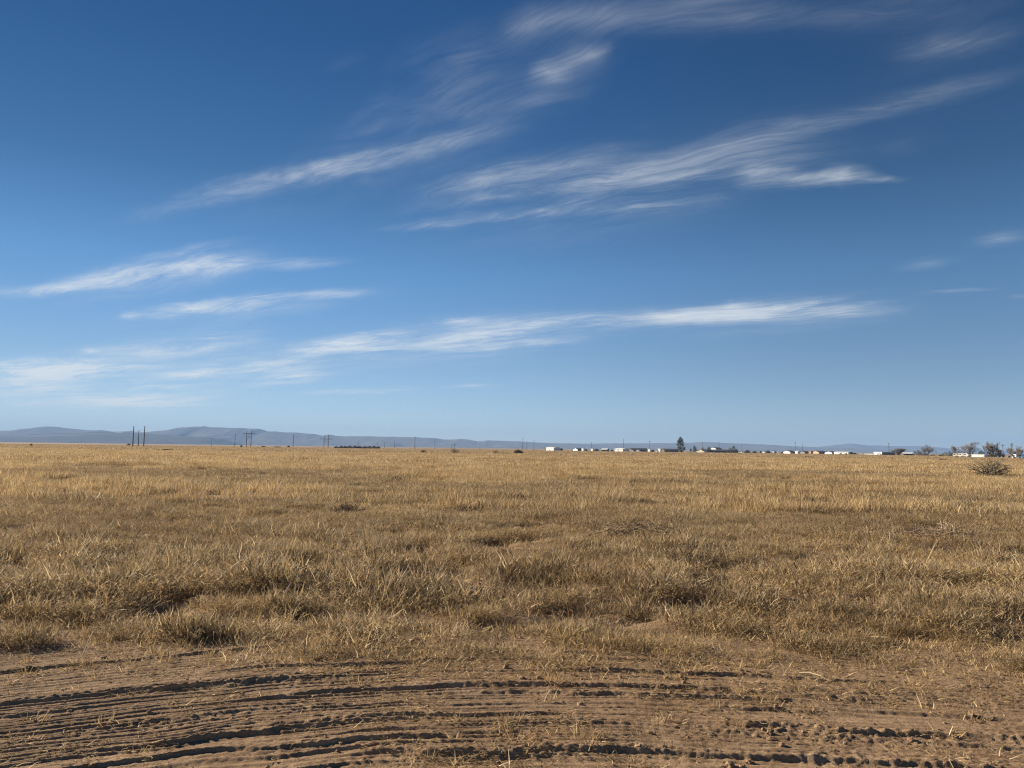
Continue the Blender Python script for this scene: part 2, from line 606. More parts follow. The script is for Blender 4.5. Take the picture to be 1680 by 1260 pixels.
# near field
x, y, g = spread(5.6, 22, 74, 21)
ed = y - edge_y(x)
keep = (g.random(len(x)) < sstep(-.35, .75, ed + (fbm(x * 2.4, y * 3.5, 304, 3) - .5) * 2.6)) & (ed > -.45) & (g.random(len(x)) < .05 + .95 * gap(x, y)) & (g.random(len(x)) < np.clip(1.15 - (y - 9) / 40, .6, 1))
nz = 1 - sstep(9, 15, y)
lump = fbm(x * 1.8, y * 2.7, 318, 2)
keep &= g.random(len(x)) < 1 - nz * (1 - sstep(.36, .50, lump)) * .92
x, y, lump, nz = x[keep], y[keep], lump[keep], nz[keep]
gz = fbm(x * .33, y * .5, 320, 3)
u = g.random(len(x))
wd = sstep(.42, .54, gz)                       # weedy grey stretches
flat = 1 - sstep(7.5, 14, y + 2.5 * (fbm(x * .6, y * .6, 322, 2) - .5))
ty = np.where(u < .42 * wd + .05, 2, np.where(u < .42 * wd + .05 + .38 + .34 * flat, 1, 0))
ty = np.where(g.random(len(x)) < .022, 3, ty)
s = g.uniform(.65, 1.25, len(x)) * (.45 + 1.15 * fbm(x * .8, y * 1.0, 330, 3)) * (.66 + .34 * sstep(-.2, 2.2, y - edge_y(x))) * (1 + nz * (1.5 * (lump - .42)))
near = (np.stack([x, y, surf_z(x, y) - .012], -1), ty, s, g.uniform(-1.1, 1.1, len(x)))
MOUNDS = [(1530, 1030, .5), (1440, 1036, .38), (1575, 1048, .3), (1500, 1018, .4), (290, 1045, .50), (1180, 1030, .50), (1330, 1012, .40), (1600, 1010, .65), (1655, 1095, .30), (530, 1038, .30), (650, 1030, .36), (905, 1035, .32), (90, 1010, .45), (15, 1060, .4), (470, 1000, .4),
          (770, 1015, .35), (1040, 1000, .4), (1460, 1000, .45), (1400, 1050, .26), (200, 985, .4), (1120, 965, .45), (620, 960, .4), (880, 950, .4), (330, 950, .4), (1300, 960, .45), (1560, 950, .5), (60, 950, .4),
          (720, 920, .45), (980, 915, .45), (470, 915, .45), (1420, 925, .5), (200, 905, .5), (1250, 905, .45), (1640, 905, .5), (1110, 1070, .18), (760, 1075, .16), (510, 1078, .14), (1010, 1065, .2)]
mx_, my_, mz_, ms_, mt_ = [], [], [], [], []
g = np.random.default_rng(77)
for px_, py_, rr_ in MOUNDS:
    c_ = gpt(px_, py_)
    n_ = int(120 * rr_ * rr_ + 8)
    q = np.abs(g.normal(0, .5, n_))
    tt = g.random(n_) * 2 * np.pi
    xx, yy = c_.x + 1.9 * rr_ * q * np.cos(tt) + .3 * rr_ * np.sin(9 * q), c_.y + .8 * rr_ * q * np.sin(tt)
    mx_.append(xx), my_.append(yy), mz_.append(.04 * rr_ / .45 * np.exp(-q * q * 2))
    ms_.append(g.uniform(.8, 1.25, n_) * (.66 + .30 * min(rr_, .55) / .45 * np.exp(-q * q)))
    wk = g.random() < .45
    mt_.append(np.where(g.random(n_) < (.60 if wk else .12), 2, np.where(g.random(n_) < .75, 1, 0)))
x, y, zz = np.concatenate(mx_), np.concatenate(my_), np.concatenate(mz_)
mound = (np.stack([x, y, surf_z(x, y) - .012 + zz], -1), np.concatenate(mt_), np.concatenate(ms_), g.uniform(-1.1, 1.1, len(x)))
# mid field
x, y, g = spread(20, 62, 15, 22, .74, 5)
keep = g.random(len(x)) < .10 + .90 * gap(x * .6, y * .5 + 30) * sstep(.30, .46, fbm(x * .22, y * .5, 347, 3))
x, y = x[keep], y[keep]
gz = fbm(x * .10, y * .16, 320, 3)
go_ = fbm(x * .06 + 4, y * .10, 341, 3)
u = g.random(len(x))
ty = np.where(u < .60 * sstep(.46, .62, gz), 5, np.where(u < .15 + .6 * sstep(.42, .6, go_) + .2 * sstep(30, 60, y), 6, 4))
s = g.uniform(.65, 1.25, len(x)) * (.50 + 1.0 * fbm(x * .35, y * .45, 331, 3))
mid = (np.stack([x, y, ground_z(x, y) - .015], -1), ty, s, g.uniform(-1.1, 1.1, len(x)))
fld = scatter('dry_grass', [near, mound, mid], [tuft, mat_, weed, tall, mtuft, mweed, mgold], 'dry straw coloured grass covering the field')
# far field
x, y, g = spread(58, 165, 1.15, 23, .76, 14)
keep = g.random(len(x)) < .18 + .82 * sstep(.36, .52, fbm(x * .09, y * .20, 345, 4))
x, y = x[keep], y[keep]
ty = np.where(g.random(len(x)) < .62, 1, 0)
far1 = (np.stack([x, y, ground_z(x, y) - .02], -1), ty, g.uniform(.65, 1.2, len(x)), g.uniform(-1.1, 1.1, len(x)))
x, y, g = spread(160, 560, .085, 24, .78, 40)
keep = g.random(len(x)) < .35 + .65 * sstep(.30, .5, fbm(x * .015, y * .05, 346, 3))
x, y = x[keep], y[keep]
far2 = (np.stack([x, y, ground_z(x, y) - .03], -1), np.full(len(x), 2), g.uniform(.65, 1.15, len(x)), g.uniform(-1.1, 1.1, len(x)))
scatter('distant_grass', [far1, far2], [ftuft, fgold, vtuft], 'pale dry grass on the far field up to the houses')
# straw on the bare dirt
x, y, g = spread(3.2, 7.3, 150, 25, .74, 2.0)
den = (.18 + sstep(.42, .62, fbm(x * .7, y * 1.6, 350, 3))) * (.30 + .9 * sstep(-1.6, .3, x)) * (.55 + .45 * sstep(4.0, 5.6, y)) + 1.3 * sstep(5.0, 6.3, y + (fbm(x * 1.5, y * 2, 352, 2) - .5) * 1.6)
keep = (g.random(len(x)) < np.clip(den, 0, 1) * .9) & (y < edge_y(x) + .9)
x, y = x[keep], y[keep]
u = g.random(len(x))
ty = np.where(u < .13 + .22 * sstep(5.6, 6.4, y), 1, 0)
x2, y2, g2 = spread(6.2, 15, 20, 26, .74, 2.0)
k2 = g2.random(len(x2)) < .25 + .75 * (1 - gap(x2, y2))
x, y = np.concatenate([x, x2[k2]]), np.concatenate([y, y2[k2]])
ty = np.concatenate([ty, (g2.random(k2.sum()) < .5).astype(int)])
g = g2
lit = (np.stack([x, y, surf_z(x, y) - .004], -1), ty, g.uniform(.5, 1.15, len(x)), g.uniform(-3.1, 3.1, len(x)))
scatter('straw_litter', [lit], [straws, stubs], 'loose straw and stubble lying on the rutted dirt')

# loose clods and small stones on the bare dirt
clods = []
for i in range(5):
    bm = bmesh.new()
    bmesh.ops.create_icosphere(bm, subdivisions=2, radius=.012)
    g = np.random.default_rng(800 + i)
    k = g.uniform(.75, 1.25, 3)
    for v in bm.verts:
        v.co = Vector((v.co.x * k[0], v.co.y * k[1], v.co.z * k[2] * .75)) * float(g.uniform(.72, 1.2))
    me = bpy.data.meshes.new('clod')
    bm.to_mesh(me)
    bm.free()
    me.materials.append(trk.data.materials[0])
    clods.append(bpy.data.objects.new('clod', me))
x, y, g = spread(3.2, 7.2, 95, 27, .74, 2.0)
keep = g.random(len(x)) < .15 + .85 * sstep(.45, .65, fbm(x * 1.3, y * 2.6, 360, 3))
x, y = x[keep], y[keep]
s_ = .25 + 1.5 * g.random(len(x)) ** 5
scatter('loose_clods', [(np.stack([x, y, surf_z(x, y) + .003 * s_], -1), np.zeros(len(x), int), s_, g.uniform(-3.1, 3.1, len(x)))], [clods], 'small clods and stones lying loose on the dirt')

# ------------------------------------------------------------------ hills


def hill_mat(name, ca, cb):
    m, nt, b = new_mat(name)
    g = N(nt, 'ShaderNodeNewGeometry')
    n1 = noise(nt, g.outputs['Position'], .006, 6, .6)
    n2 = noise(nt, g.outputs['Position'], .03, 5, .65)
    c = mixc(nt, ramp(nt, n1, [(.35, 0.), (.65, 1.)]), ca, cb)
    c = mixc(nt, math_n(nt, 'MULTIPLY', ramp(nt, n2, [(.5, 0.), (.65, 1.)]), .3), c, (.12, .11, .09))
    nt.links.new(c, b.inputs['Base Color'])
    b.inputs['Roughness'].default_value = 1
    b.inputs['Specular IOR Level'].default_value = 0
    return m


M['hill'] = hill_mat('desert_hillside', (.135, .125, .11), (.185, .165, .145))
M['scrubhill'] = hill_mat('scrubby_foothill', (.095, .09, .078), (.13, .118, .10))


def hills(name, prof, Y, df, db, seed, amp=.30, bench=False):
    px = np.array([p[0] for p in prof], float)
    py = np.array([p[1] for p in prof], float)
    gx = np.arange(px[0], px[-1] + .1, 1.6)
    gy = np.interp(gx, px, py)
    rp = [at(a, b, Y) for a, b in zip(gx, gy)]
    rx = np.array([p.x for p in rp])
    rz = np.array([p.z for p in rp])
    rz = np.maximum(rz, 0) * (1 + (fbm(rx / 60., rx * 0, seed, 3) - .5) * .05)
    tf = np.linspace(0, 1, 46)
    rows_y, rows_z = [], []
    for t in tf:
        yy = Y - df * (1 - t) + (fbm(rx / 500., rx * 0 + t * 3, seed + 5, 2) - .5) * df * .25 * (1 - t)
        sh = t ** 1.25 * .72 + .28 * sstep(.62, .97, t) if bench else t ** 1.15
        gl = (fbm(rx / 210. + t * .8, rx * 0 + t * 1.6, seed + 9, 4, .6) - .5) * 2
        rows_y.append(yy)
        rows_z.append(rz * np.clip(sh + amp * gl * (4 * t * (1 - t)) ** .8 * .8, 0, .985 if t < 1 else 1) - 3 * (1 - t))
    for t in (.25, .6, 1.0):
        rows_y.append(np.full(len(rx), Y + db * t))
        rows_z.append(rz * (1 - t) * .9 - 3 * t)
    Xg = np.repeat(rx[None, :], len(rows_y), 0)
    co = np.stack([Xg, np.array(rows_y), np.array(rows_z)], -1).reshape(-1, 3)
    nx, ny = len(rx), len(rows_y)
    i = (np.arange(ny - 1)[:, None] * nx + np.arange(nx - 1)[None, :]).ravel()
    me = np_mesh(name, co, np.stack([i, i + 1, i + nx + 1, i + nx], -1))
    me.materials.append(M['scrubhill' if name == 'foothills' else 'hill'])
    me.polygons.foreach_set('use_smooth', [True] * len(me.polygons))
    o = bpy.data.objects.new(name, me)
    C.objects.link(o)
    o['kind'] = 'structure'
    return o


hills('mountains', [(-500, 716), (-250, 711), (-100, 712), (-40, 709), (0, 707), (30, 706), (45, 703.3), (80, 699.8), (90, 700.2), (120, 703.5), (150, 706), (168, 705.5), (180, 707.5),
                    (192, 709.5), (210, 709), (215, 707.3), (222, 709.5), (240, 709), (262, 706.5), (275, 705.5), (290, 704), (300, 701.3), (320, 700.2), (330, 700.4), (334, 699.2),
                    (345, 700.4), (370, 701.4), (400, 702.5), (425, 703.4), (440, 707.5), (455, 708), (470, 709.3), (485, 709.6), (500, 711.3), (515, 711.8), (522, 713), (530, 715),
                    (540, 713), (550, 715), (565, 715.8), (590, 715.5), (640, 716.3), (680, 717.4), (715, 718.7), (730, 721.5), (745, 721), (755, 720), (768, 721), (778, 723), (787, 724.6),
                    (798, 722.5), (820, 723), (850, 724), (880, 726), (910, 727), (960, 728), (1000, 727.4), (1015, 727.4), (1050, 727.2), (1080, 727), (1110, 727), (1135, 726.3),
                    (1150, 725.4), (1165, 725.4), (1190, 726.5), (1230, 728.3), (1260, 729.5), (1300, 732), (1340, 733.6), (1360, 734), (1390, 735), (1420, 737), (1450, 738.6),
                    (1500, 740.5), (1560, 742.5), (1640, 745.4)], 6300, 1500, 500, 21, .27, True)
hills('foothills', [(-500, 719), (-200, 719), (0, 717.5), (60, 716.5), (90, 715.5), (130, 713.4), (170, 711), (200, 710), (235, 711), (260, 713), (290, 714.6), (315, 716.2),
                    (335, 717.6), (350, 718.6), (365, 721), (378, 725), (392, 729.7)], 4700, 900, 600, 33, .14)
hills('distant_hills', [(1290, 741), (1340, 733.5), (1362, 731), (1380, 729), (1392, 727.4), (1400, 727.8), (1413, 730), (1428, 731), (1440, 730.2), (1452, 731.3), (1475, 732), (1510, 731.6),
                        (1530, 733.5), (1570, 736), (1620, 739), (1700, 741), (1900, 742), (2200, 750)], 7700, 700, 300, 45, .15)

# ------------------------------------------------------------------ utility poles and wires


def pole_height(px, ytop, lo=370, hi=900, hgt=10.0):
    Y = (hgt - CAMZ) * F / max(hor(px) - ytop, .5)
    Y = min(max(Y, lo), hi)
    p = at(px, ytop, Y)
    return p.x, Y, p.z


def pole(px, ytop, label, arm=None, rad=.16, **kw):
    x, Y, h = pole_height(px, ytop, **kw)
    t = thing('utility_pole', label, 'utility pole', (x, Y, 0), R(random.uniform(-12, 12)), 'utility poles across the plain')
    MB().tube([(0, 0, -.3), (0, 0, h * .5), (0, 0, h)], [rad * 1.15, rad, rad * .8], 8).build('shaft', M['pole'], t, True)
    if arm:
        w = arm
        a = MB().box(-w, w, -.06, .06, h - .75, h - .59).build('crossarm', M['pole'], t)
        for k in (-.9, -.35, .35, .9):
            MB().tube([(k * w, 0, h - .59), (k * w, 0, h - .35)], .045, 6).build('insulator', M['grey'], a)
    return x, Y, h


def h_frame(pxa, pxb, ytop, ybar, barl, barr, label, Yfix=None):
    xa, Y, h = pole_height((pxa + pxb) / 2, ytop)
    c = at((pxa + pxb) / 2, ytop, Y)
    hw = (pxb - pxa) / 2 / F * Y
    t = thing('transmission_pole', label, 'transmission pole', (c.x, Y, 0), 0, 'twin pole transmission structures')
    for s in (-1, 1):
        MB().tube([(s * hw, 0, -.3), (s * hw, 0, h)], [.22, .17], 8).build('shaft', M['pole'], t, True)
    zb = at((pxa + pxb) / 2, ybar, Y).z
    b0, b1 = (barl - (pxa + pxb) / 2) / F * Y, (barr - (pxa + pxb) / 2) / F * Y
    a = MB().box(b0, b1, -.10, .10, zb - .14, zb + .14).build('crossarm', M['pole'], t)
    for k in (b0 + .2, 0, b1 - .2):
        MB().tube([(k, 0, zb - .14), (k, 0, zb - 1.0)], .07, 6).build('insulator', M['grey'], a)
    for s in (-1, 1):
        MB().tube([(-s * hw, s * .2, zb - .9), (s * hw, s * .2, zb - .9 - 2 * hw * .9)], .06, 5).build('brace', M['pole'], t)
    return t


triple = []
for px, top, lab, rad in ((219.5, 699, 'tall thick dark pole, left post of the three standing close together', .23),
                          (228, 705.5, 'shorter dark pole in the middle of the three standing close together', .19),
                          (237.5, 699, 'tall thick dark pole, right post of the three standing close together', .23)):
    triple.append(pole(px, top, lab, rad=rad, lo=376, hi=376))


def wire(name, label, spans, r=.022):
    mb = MB()
    for a, b, sag in spans:
        a, b = Vector(a), Vector(b)
        mb.tube([a.lerp(b, k / 16) - Vector((0, 0, sag * 4 * (k / 16) * (1 - k / 16))) for k in range(17)], r, 4)
    return tag(mb.build(name, M['wire']), label, 'power line')


(xa, Ya, ha), (xb, Yb, hb), (xc_, Yc, hc) = triple
lf = at(-260, 716, 420)
wire('power_line', 'thin dark wires sagging off to the left of the three close poles', [((xa, Ya, ha - 2.4), lf, .9), ((xb, Yb, hb - .6), lf + Vector((0, 6, .5)), .9)], .035)
wire('power_line', 'short wires dipping between the tops of the three close poles', [((xa, Ya, hb - .1), (xb, Yb, hb - .5), .15), ((xb, Yb, hb - .5), (xc_, Yc, hb + .2), .15)], .03)

h_frame(405, 412.5, 707.5, 711.3, 399.5, 418, 'H shaped twin poles with crossarm, the larger and nearer pair')
h_frame(532, 539, 713.2, 720.3, 526, 545, 'H shaped twin poles with crossarm, the smaller and farther pair')
for px, top, arm, lab in (
        (347.5, 717.5, None, 'thin lone pole between the three close poles and the larger twin poles'),
        (386, 712, .6, 'pole with a short arm just left of the larger twin poles'),
        (481.5, 712, None, 'stout lone pole midway between the two pairs of twin poles'),
        (588, 724, None, 'short faint pole rising out of the dark row of shrubs'),
        (619, 726, .7, 'short pole at the right end of the dark shrub row, left one of two'),
        (631, 724.5, None, 'short pole just right of the dark shrub row, right one of two'),
        (647.5, 722.5, None, 'thin pole alone to the left of the tall stout centre pole'),
        (681, 715.8, None, 'tall stout pole alone against the hills left of the picture centre'),
        (713.5, 722.5, None, 'thin pole alone to the right of the tall stout centre pole'),
        (740.5, 727.5, None, 'very short thin pole behind the bare brown thorn bush'),
        (745.5, 728.5, 1.6, 'very short pole with a wide crossarm behind the bare brown thorn bush'),
        (787.5, 722.5, .5, 'pole left of the dark round bush, in front of a dip in the hills'),
        (858, 717, None, 'tallest of the three poles right behind the dark round bush'),
        (864.5, 722.5, None, 'middle, shortest pole of the three behind the dark round bush'),
        (876, 721.5, .4, 'right hand pole of the three behind the dark round bush'),
        (895.5, 729.5, None, 'short pole at the left end of the first long white building'),
        (970.5, 725.3, .9, 'pole with a small crossarm over the little white shed'),
        (1023, 720, None, 'thin tall pole rising behind the second long white building'),
        (1066, 723.3, 1.1, 'pole with a crossarm left of the tall evergreen'),
        (1152.5, 724.3, None, 'pole just left of the dark tree beside the raised house'),
        (1179.5, 723.8, None, 'dark pole rising behind the raised house with the white gable'),
        (1217, 727.8, None, 'pole standing over the white van right of the olive tree'),
        (1299, 733, None, 'short thin pole left of the pole with the wide head'),
        (1304.5, 724.5, .9, 'pole with a wide head above the white gable houses'),
        (1316.5, 728, None, 'plain pole right of the pole with the wide head'),
        (1458, 726.2, .55, 'stout pole rising over the long white roofed building'),
        (1535.5, 735.5, None, 'short lone pole right of the big bare cottonwood')):
    pole(px, top, lab, arm, rad=.20 if top < 717 or px == 1458 else .15, hi=760)
pole(1645, 728.8, 'pole with a crossarm among the dark trees at the far right', 1.0, rad=.17, lo=330, hi=420, hgt=7.5)

# ------------------------------------------------------------------ houses and sheds


def house(name, cat, label, px0, px1, ytop, Y, yaw=0., wall='white', end=None, roof='darkroof', pitch=.32, depth=7.0, eave=None, door=True, flat=False, group=None, nwin=2):
    th = R(yaw)
    wproj = (px1 - px0) / F * Y
    L = max((wproj - depth * abs(math.sin(th))) / max(math.cos(th), .2), 2.0)
    D = depth if L > 2.01 else max(wproj * .8, 1.5)
    c = at((px0 + px1) / 2, ytop, Y)
    H = c.z
    t = thing(name, label, cat, (c.x, Y, 0), th, group)
    rise = 0 if flat else min(D * .5 * pitch, H * .45)
    he = H - rise if not flat else H - .18
    l, d = L / 2, D / 2
    MB().box(-l, l, -d, d, -.4, he).build('wall', M[wall], t)
    if end:                                       # sunlit gable end and shaded front painted as two colours, proud of the wall
        for s, x0, x1 in ((0, -l - .03, -l), (1, l, l + .03)):
            mb = MB().box(x0, x1, -d, d, -.4, he)
            mb.add([(x0, -d, he), (x0, d, he), (x0, 0, H - .12), (x1, -d, he), (x1, d, he), (x1, 0, H - .12)], [(0, 1, 2), (5, 4, 3), (0, 2, 5, 3), (1, 4, 5, 2), (0, 3, 4, 1)])
            mb.build('gable_wall', M[end], t)
    if flat:
        MB().box(-l - .25, l + .25, -d - .25, d + .25, he, H).build('roof', M[roof], t)
    else:
        e, o, th_ = .35, .25, .14
        k = rise / d
        zl = he - o * k
        prof = [(-d - o, zl), (0, H - th_ + .0), (d + o, zl), (d + o, zl + th_), (0, H), (-d - o, zl + th_)]
        mb = MB()
        n = 6
        vs = [(-l - e, y, z) for y, z in prof] + [(l + e, y, z) for y, z in prof]
        mb.add(vs, [(0, 1, 4, 5), (1, 2, 3, 4), (11, 10, 7, 6), (10, 9, 8, 7)] + [(i, i + 6, (i + 1) % 6 + 6, (i + 1) % 6) for i in range(6)])
        mb.build('roof', M[roof], t)
        for x0, x1 in ((-l, -l + .1), (l - .1, l)):    # gable infill
            if end:
                continue
            mb = MB()
            vs = [(x0, -d, he), (x0, d, he), (x0, 0, H - .16), (x1, -d, he), (x1, d, he), (x1, 0, H - .16)]
            mb.add(vs, [(0, 1, 2), (5, 4, 3), (0, 2, 5, 3), (1, 4, 5, 2), (0, 3, 4, 1)])
            mb.build('gable', M[wall], t)
    if door and L > 5:
        MB().box(-.45, .45, -d - .06, -d - .003, -.1, min(2.0, he - .25)).build('door', M['brown' if wall in ('white', 'cream', 'tan', 'orange') else 'grey'], t)
        for i in range(nwin):
            for s in (-1, 1):
                cx = s * l * (.35 + .5 * i / max(nwin - 1, 1) * .9)
                w = MB().box(cx - .6, cx + .6, -d - .07, -d - .003, .95, min(1.95, he - .25)).build('window', M['white'], t)
                MB().box(cx - .5, cx + .5, -d - .09, -d - .075, 1.05, min(1.85, he - .35)).build('pane', M['glass'], w)
    return t


house('long_building', 'building', 'long low white building, leftmost on the horizon, beside a dark tree', 896.5, 918, 733.3, 640, -62, 'white', None, 'whiteroof', depth=6, pitch=.2)
house('bungalow', 'house', 'bungalow with a shaded dark front and sunlit white gable end, left of the little shed', 941, 955, 735, 660, 22, 'brown', 'white', 'darkroof', depth=8)
house('shed', 'shed', 'white boxy shed at the right end of the first dark bungalow', 954.5, 960, 735.6, 650, -50, 'white', None, 'whiteroof', depth=3, flat=True)
house('shed', 'shed', 'tiny white shed standing under the pole with a small crossarm', 970.2, 974, 736, 640, -45, 'white', None, 'whiteroof', depth=2.6, flat=True)
house('bungalow', 'house', 'low dark house with a bright white roof, left of the second white building', 986, 1000, 735.6, 660, -25, 'grey', None, 'whiteroof', depth=7)
house('long_building', 'building', 'second long white building, with a tall thin pole behind it', 1009.5, 1031, 735.2, 600, -62, 'white', None, 'whiteroof', depth=6, pitch=.2)
house('bungalow', 'house', 'long dark house with a pale strip of roof, right of the second white building', 1033, 1061, 735.2, 620, 6, 'brown', None, 'darkroof', depth=9)
house('shed', 'shed', 'small white box between the long dark house and the pole with crossarm', 1063.5, 1067.5, 736.6, 600, -45, 'white', None, 'whiteroof', depth=3, flat=True)
house('shed', 'shed', 'tall narrow white shed left of the dark barn by the evergreen', 1080.5, 1084.3, 735.9, 590, -45, 'white', None, 'whiteroof', depth=3, flat=True)
house('barn', 'barn', 'long dark barn just left of the tall evergreen', 1085.5, 1111, 736.1, 610, 8, 'brown', None, 'darkroof', depth=9)
house('ranch_house', 'house', 'long low brown house running behind the dark tree and the olive tree', 1148, 1210, 737.3, 600, 5, 'brown', 'tan', 'brownroof', depth=10, nwin=3)
house('raised_house', 'house', 'raised house with a white gable and dark roof above the long brown house', 1166, 1183, 733.9, 640, 24, 'brown', 'white', 'darkroof', depth=8)
house('wall_trailer', 'trailer', 'low white flat trailer beside the dark tree, left of the raised house', 1144, 1158, 740.3, 560, -50, 'white', None, 'whiteroof', depth=2.6, flat=True, door=False)
house('shed', 'shed', 'white box between the dark shrubs, left of the orange house', 1267, 1270.5, 740.3, 600, -45, 'white', None, 'whiteroof', depth=2.6, flat=True)
house('bungalow', 'house', 'house with a shaded dark front and sunlit white gable, left of the pole with the wide head', 1286, 1303, 739, 600, 24, 'brown', 'white', 'darkroof', depth=8)
house('cottage', 'house', 'pair sized white cottage under the plain pole, nearest the wide headed pole', 1304, 1313.5, 739.6, 570, -55, 'white', None, 'whiteroof', depth=5)
house('bungalow', 'house', 'grey sided house between the white cottage and the orange house', 1314, 1327, 740, 610, 10, 'grey', None, 'darkroof', depth=8)
house('cottage', 'house', 'orange adobe cottage left of the black roofed house', 1326.5, 1334, 740, 590, -52, 'orange', None, 'tan', depth=5, flat=True)
house('bungalow', 'house', 'house with a wide black roof right of the orange cottage', 1334.5, 1353, 739.3, 600, 14, 'brown', 'tan', 'darkroof', depth=9)
house('bungalow', 'house', 'house with a shaded grey front and sunlit white left gable, right of the black roofed house', 1355, 1371.5, 740.2, 580, 24, 'grey', 'white', 'darkroof', depth=7)
house('mobile_home', 'mobile home', 'long white mobile home with shrubs in front, right of the grey house', 1372, 1395, 741, 560, -60, 'white', None, 'whiteroof', depth=5, pitch=.15)
house('long_shed', 'shed', 'very low long white shed left of the long white roofed building', 1417, 1437, 744.5, 540, -60, 'white', None, 'whiteroof', depth=5, flat=True, door=False)
house('white_roofed_building', 'building', 'dark building under a long flat white roof, with the stout pole', 1435, 1468, 741.7, 520, 20, 'brown', 'white', 'whiteroof', depth=7, flat=True)
house('white_roofed_house', 'house', 'dark house with a white roof between the small bare tree and the cottonwood', 1479, 1501, 742, 500, -22, 'brown', None, 'whiteroof', depth=8)
house('stable', 'barn', 'long low rusty red stable at the far right below the dark trees', 1629, 1661, 751, 330, 6, 'brown', None, 'redroof', depth=4, pitch=.2)
house('carport', 'carport', 'pale roofed carport behind the white truck at the right edge', 1665, 1686, 745.5, 330, -20, 'grey', None, 'whiteroof', depth=4, flat=True)

# ------------------------------------------------------------------ vehicles and trailers


def wheels(t, xs_, half, r):
    for x in xs_:
        for s in (-1, 1):
            w = MB().tube([(x, s * (half - .2), r), (x, s * half, r)], r, 12).build('wheel', M['tyre'], t, False)
            MB().tube([(x, s * half, r), (x, s * (half + .02), r)], r * .55, 10).build('hub', M['grey'], w)


def vehicle(name, cat, label, px0, px1, ytop, Y, prof, win, half=.9, mat='white', yaw=-35, r=.36, hw=None):
    """prof / win: side outlines in 0..1 length, 0..1 height"""
    c = at((px0 + px1) / 2, ytop, Y)
    W = (px1 - px0) / F * Y
    th = R(yaw)
    L = max((W - 2 * half * abs(math.sin(th))) / math.cos(th), 2.6)
    H = max(c.z, 1.3)
    t = thing(name, label, cat, (c.x, Y, 0), th)
    MB().prism([((a - .5) * L, .28 + b * (H - .28)) for a, b in prof], -half, half).build('body', M[mat], t)
    for w in win:
        MB().prism([((a - .5) * L, .28 + b * (H - .28)) for a, b in w], -half - .015, half + .015).build('window', M['glass'], t)
    wheels(t, (-.30 * L, .31 * L), half + .01, r)
    return t


VAN = [(0, 0), (1, 0), (1, .45), (.90, .58), (.80, 1), (.02, 1), (0, .9)]
VANW = [[(.66, .60), (.86, .60), (.79, .92), (.66, .92)], [(.12, .60), (.58, .60), (.58, .92), (.12, .92)]]
PICK = [(0, 0), (1, 0), (1, .46), (.74, .55), (.64, 1), (.40, 1), (.36, .55), (0, .55)]
PICKW = [[(.42, .58), (.69, .58), (.62, .93), (.43, .93)]]
CAR = [(0, 0), (1, 0), (1, .42), (.76, .52), (.62, 1), (.28, 1), (.12, .56), (0, .5)]
CARW = [[(.20, .58), (.70, .58), (.60, .93), (.30, .93)]]
vehicle('pickup_truck', 'truck', 'white pickup truck at the right edge below the carport', 1661, 1675, 748, 272, PICK, PICKW, mat='white', yaw=-28)
vehicle('parked_car', 'car', 'dark blue car parked right of the white pickup at the picture edge', 1674, 1690, 749, 285, CAR, CARW, mat='bluepaint', yaw=10)
vehicle('van', 'van', 'white van parked under the pole right of the olive tree', 1211.5, 1221, 739.8, 560, VAN, VANW, yaw=-40)
vehicle('parked_car', 'car', 'small white car in front of the little conifers, right of the tall evergreen', 1134, 1137.5, 739.6, 560, CAR, CARW, yaw=-30)
vehicle('parked_car', 'car', 'white car parked at the left front of the long dark house', 1035.5, 1041.5, 738.6, 570, CAR, CARW, yaw=-40)
vehicle('parked_car', 'car', 'white car parked at the middle front of the long dark house', 1043.5, 1051, 737.9, 570, CAR, CARW, yaw=-40)
vehicle('parked_car', 'car', 'white car parked left of the tall narrow shed', 1075.5, 1079.5, 738.9, 570, CAR, CARW, yaw=-40)
vehicle('van', 'van', 'white van beside the rounded green shrub left of the orange cottage', 1251.5, 1255.5, 739.9, 580, VAN, VANW, yaw=-45)
vehicle('parked_car', 'car', 'white car between the white box and the bright gabled house', 1275, 1281, 742.1, 560, CAR, CARW, yaw=-40)
vehicle('parked_car', 'car', 'black car right of the long white mobile home', 1401, 1405, 743.3, 560, CAR, CARW, mat='blackpaint', yaw=-20)
vehicle('parked_car', 'car', 'white car at the left end of the very low long shed', 1412, 1416.3, 744.6, 540, CAR, CARW, yaw=-45)
vehicle('parked_car', 'car', 'white car in the shade below the long flat white roof', 1441, 1445.5, 744.4, 480, CAR, CARW, yaw=-45)


def caravan(label, px0, px1, ytop, Y, yaw, slant=.1):
    c = at((px0 + px1) / 2, ytop, Y)
    W = (px1 - px0) / F * Y
    L, H, hf = W / math.cos(R(yaw)) * .86, c.z, 1.15
    t = thing('camper_trailer', label, 'trailer', (c.x, Y, 0), R(yaw), 'campers and trailers by the trees')
    MB().prism([(-L / 2, .5), (L / 2, .5), (L / 2 * (1 + slant), .5 + .55 * (H - .5)), (L / 2, H), (-L / 2, H)], -hf, hf).build('body', M['white'], t)
    for a in (-.30, .22):
        MB().box(a * L - .35, a * L + .35, -hf - .02, -hf + .03, .5 + .5 * (H - .5), .5 + .8 * (H - .5)).build('window', M['glass'], t)
    MB().box(-.03 * L - .3, -.03 * L + .3, -hf - .03, -hf + .02, .62, .5 + .86 * (H - .5)).build('door', M['cream'], t)
    wheels(t, (-.12 * L, .06 * L), hf + .01, .36)
    MB().tube([(L / 2 - .1, 0, .5), (L / 2 + .9, 0, .45)], .06, 6).build('hitch', M['grey'], t)


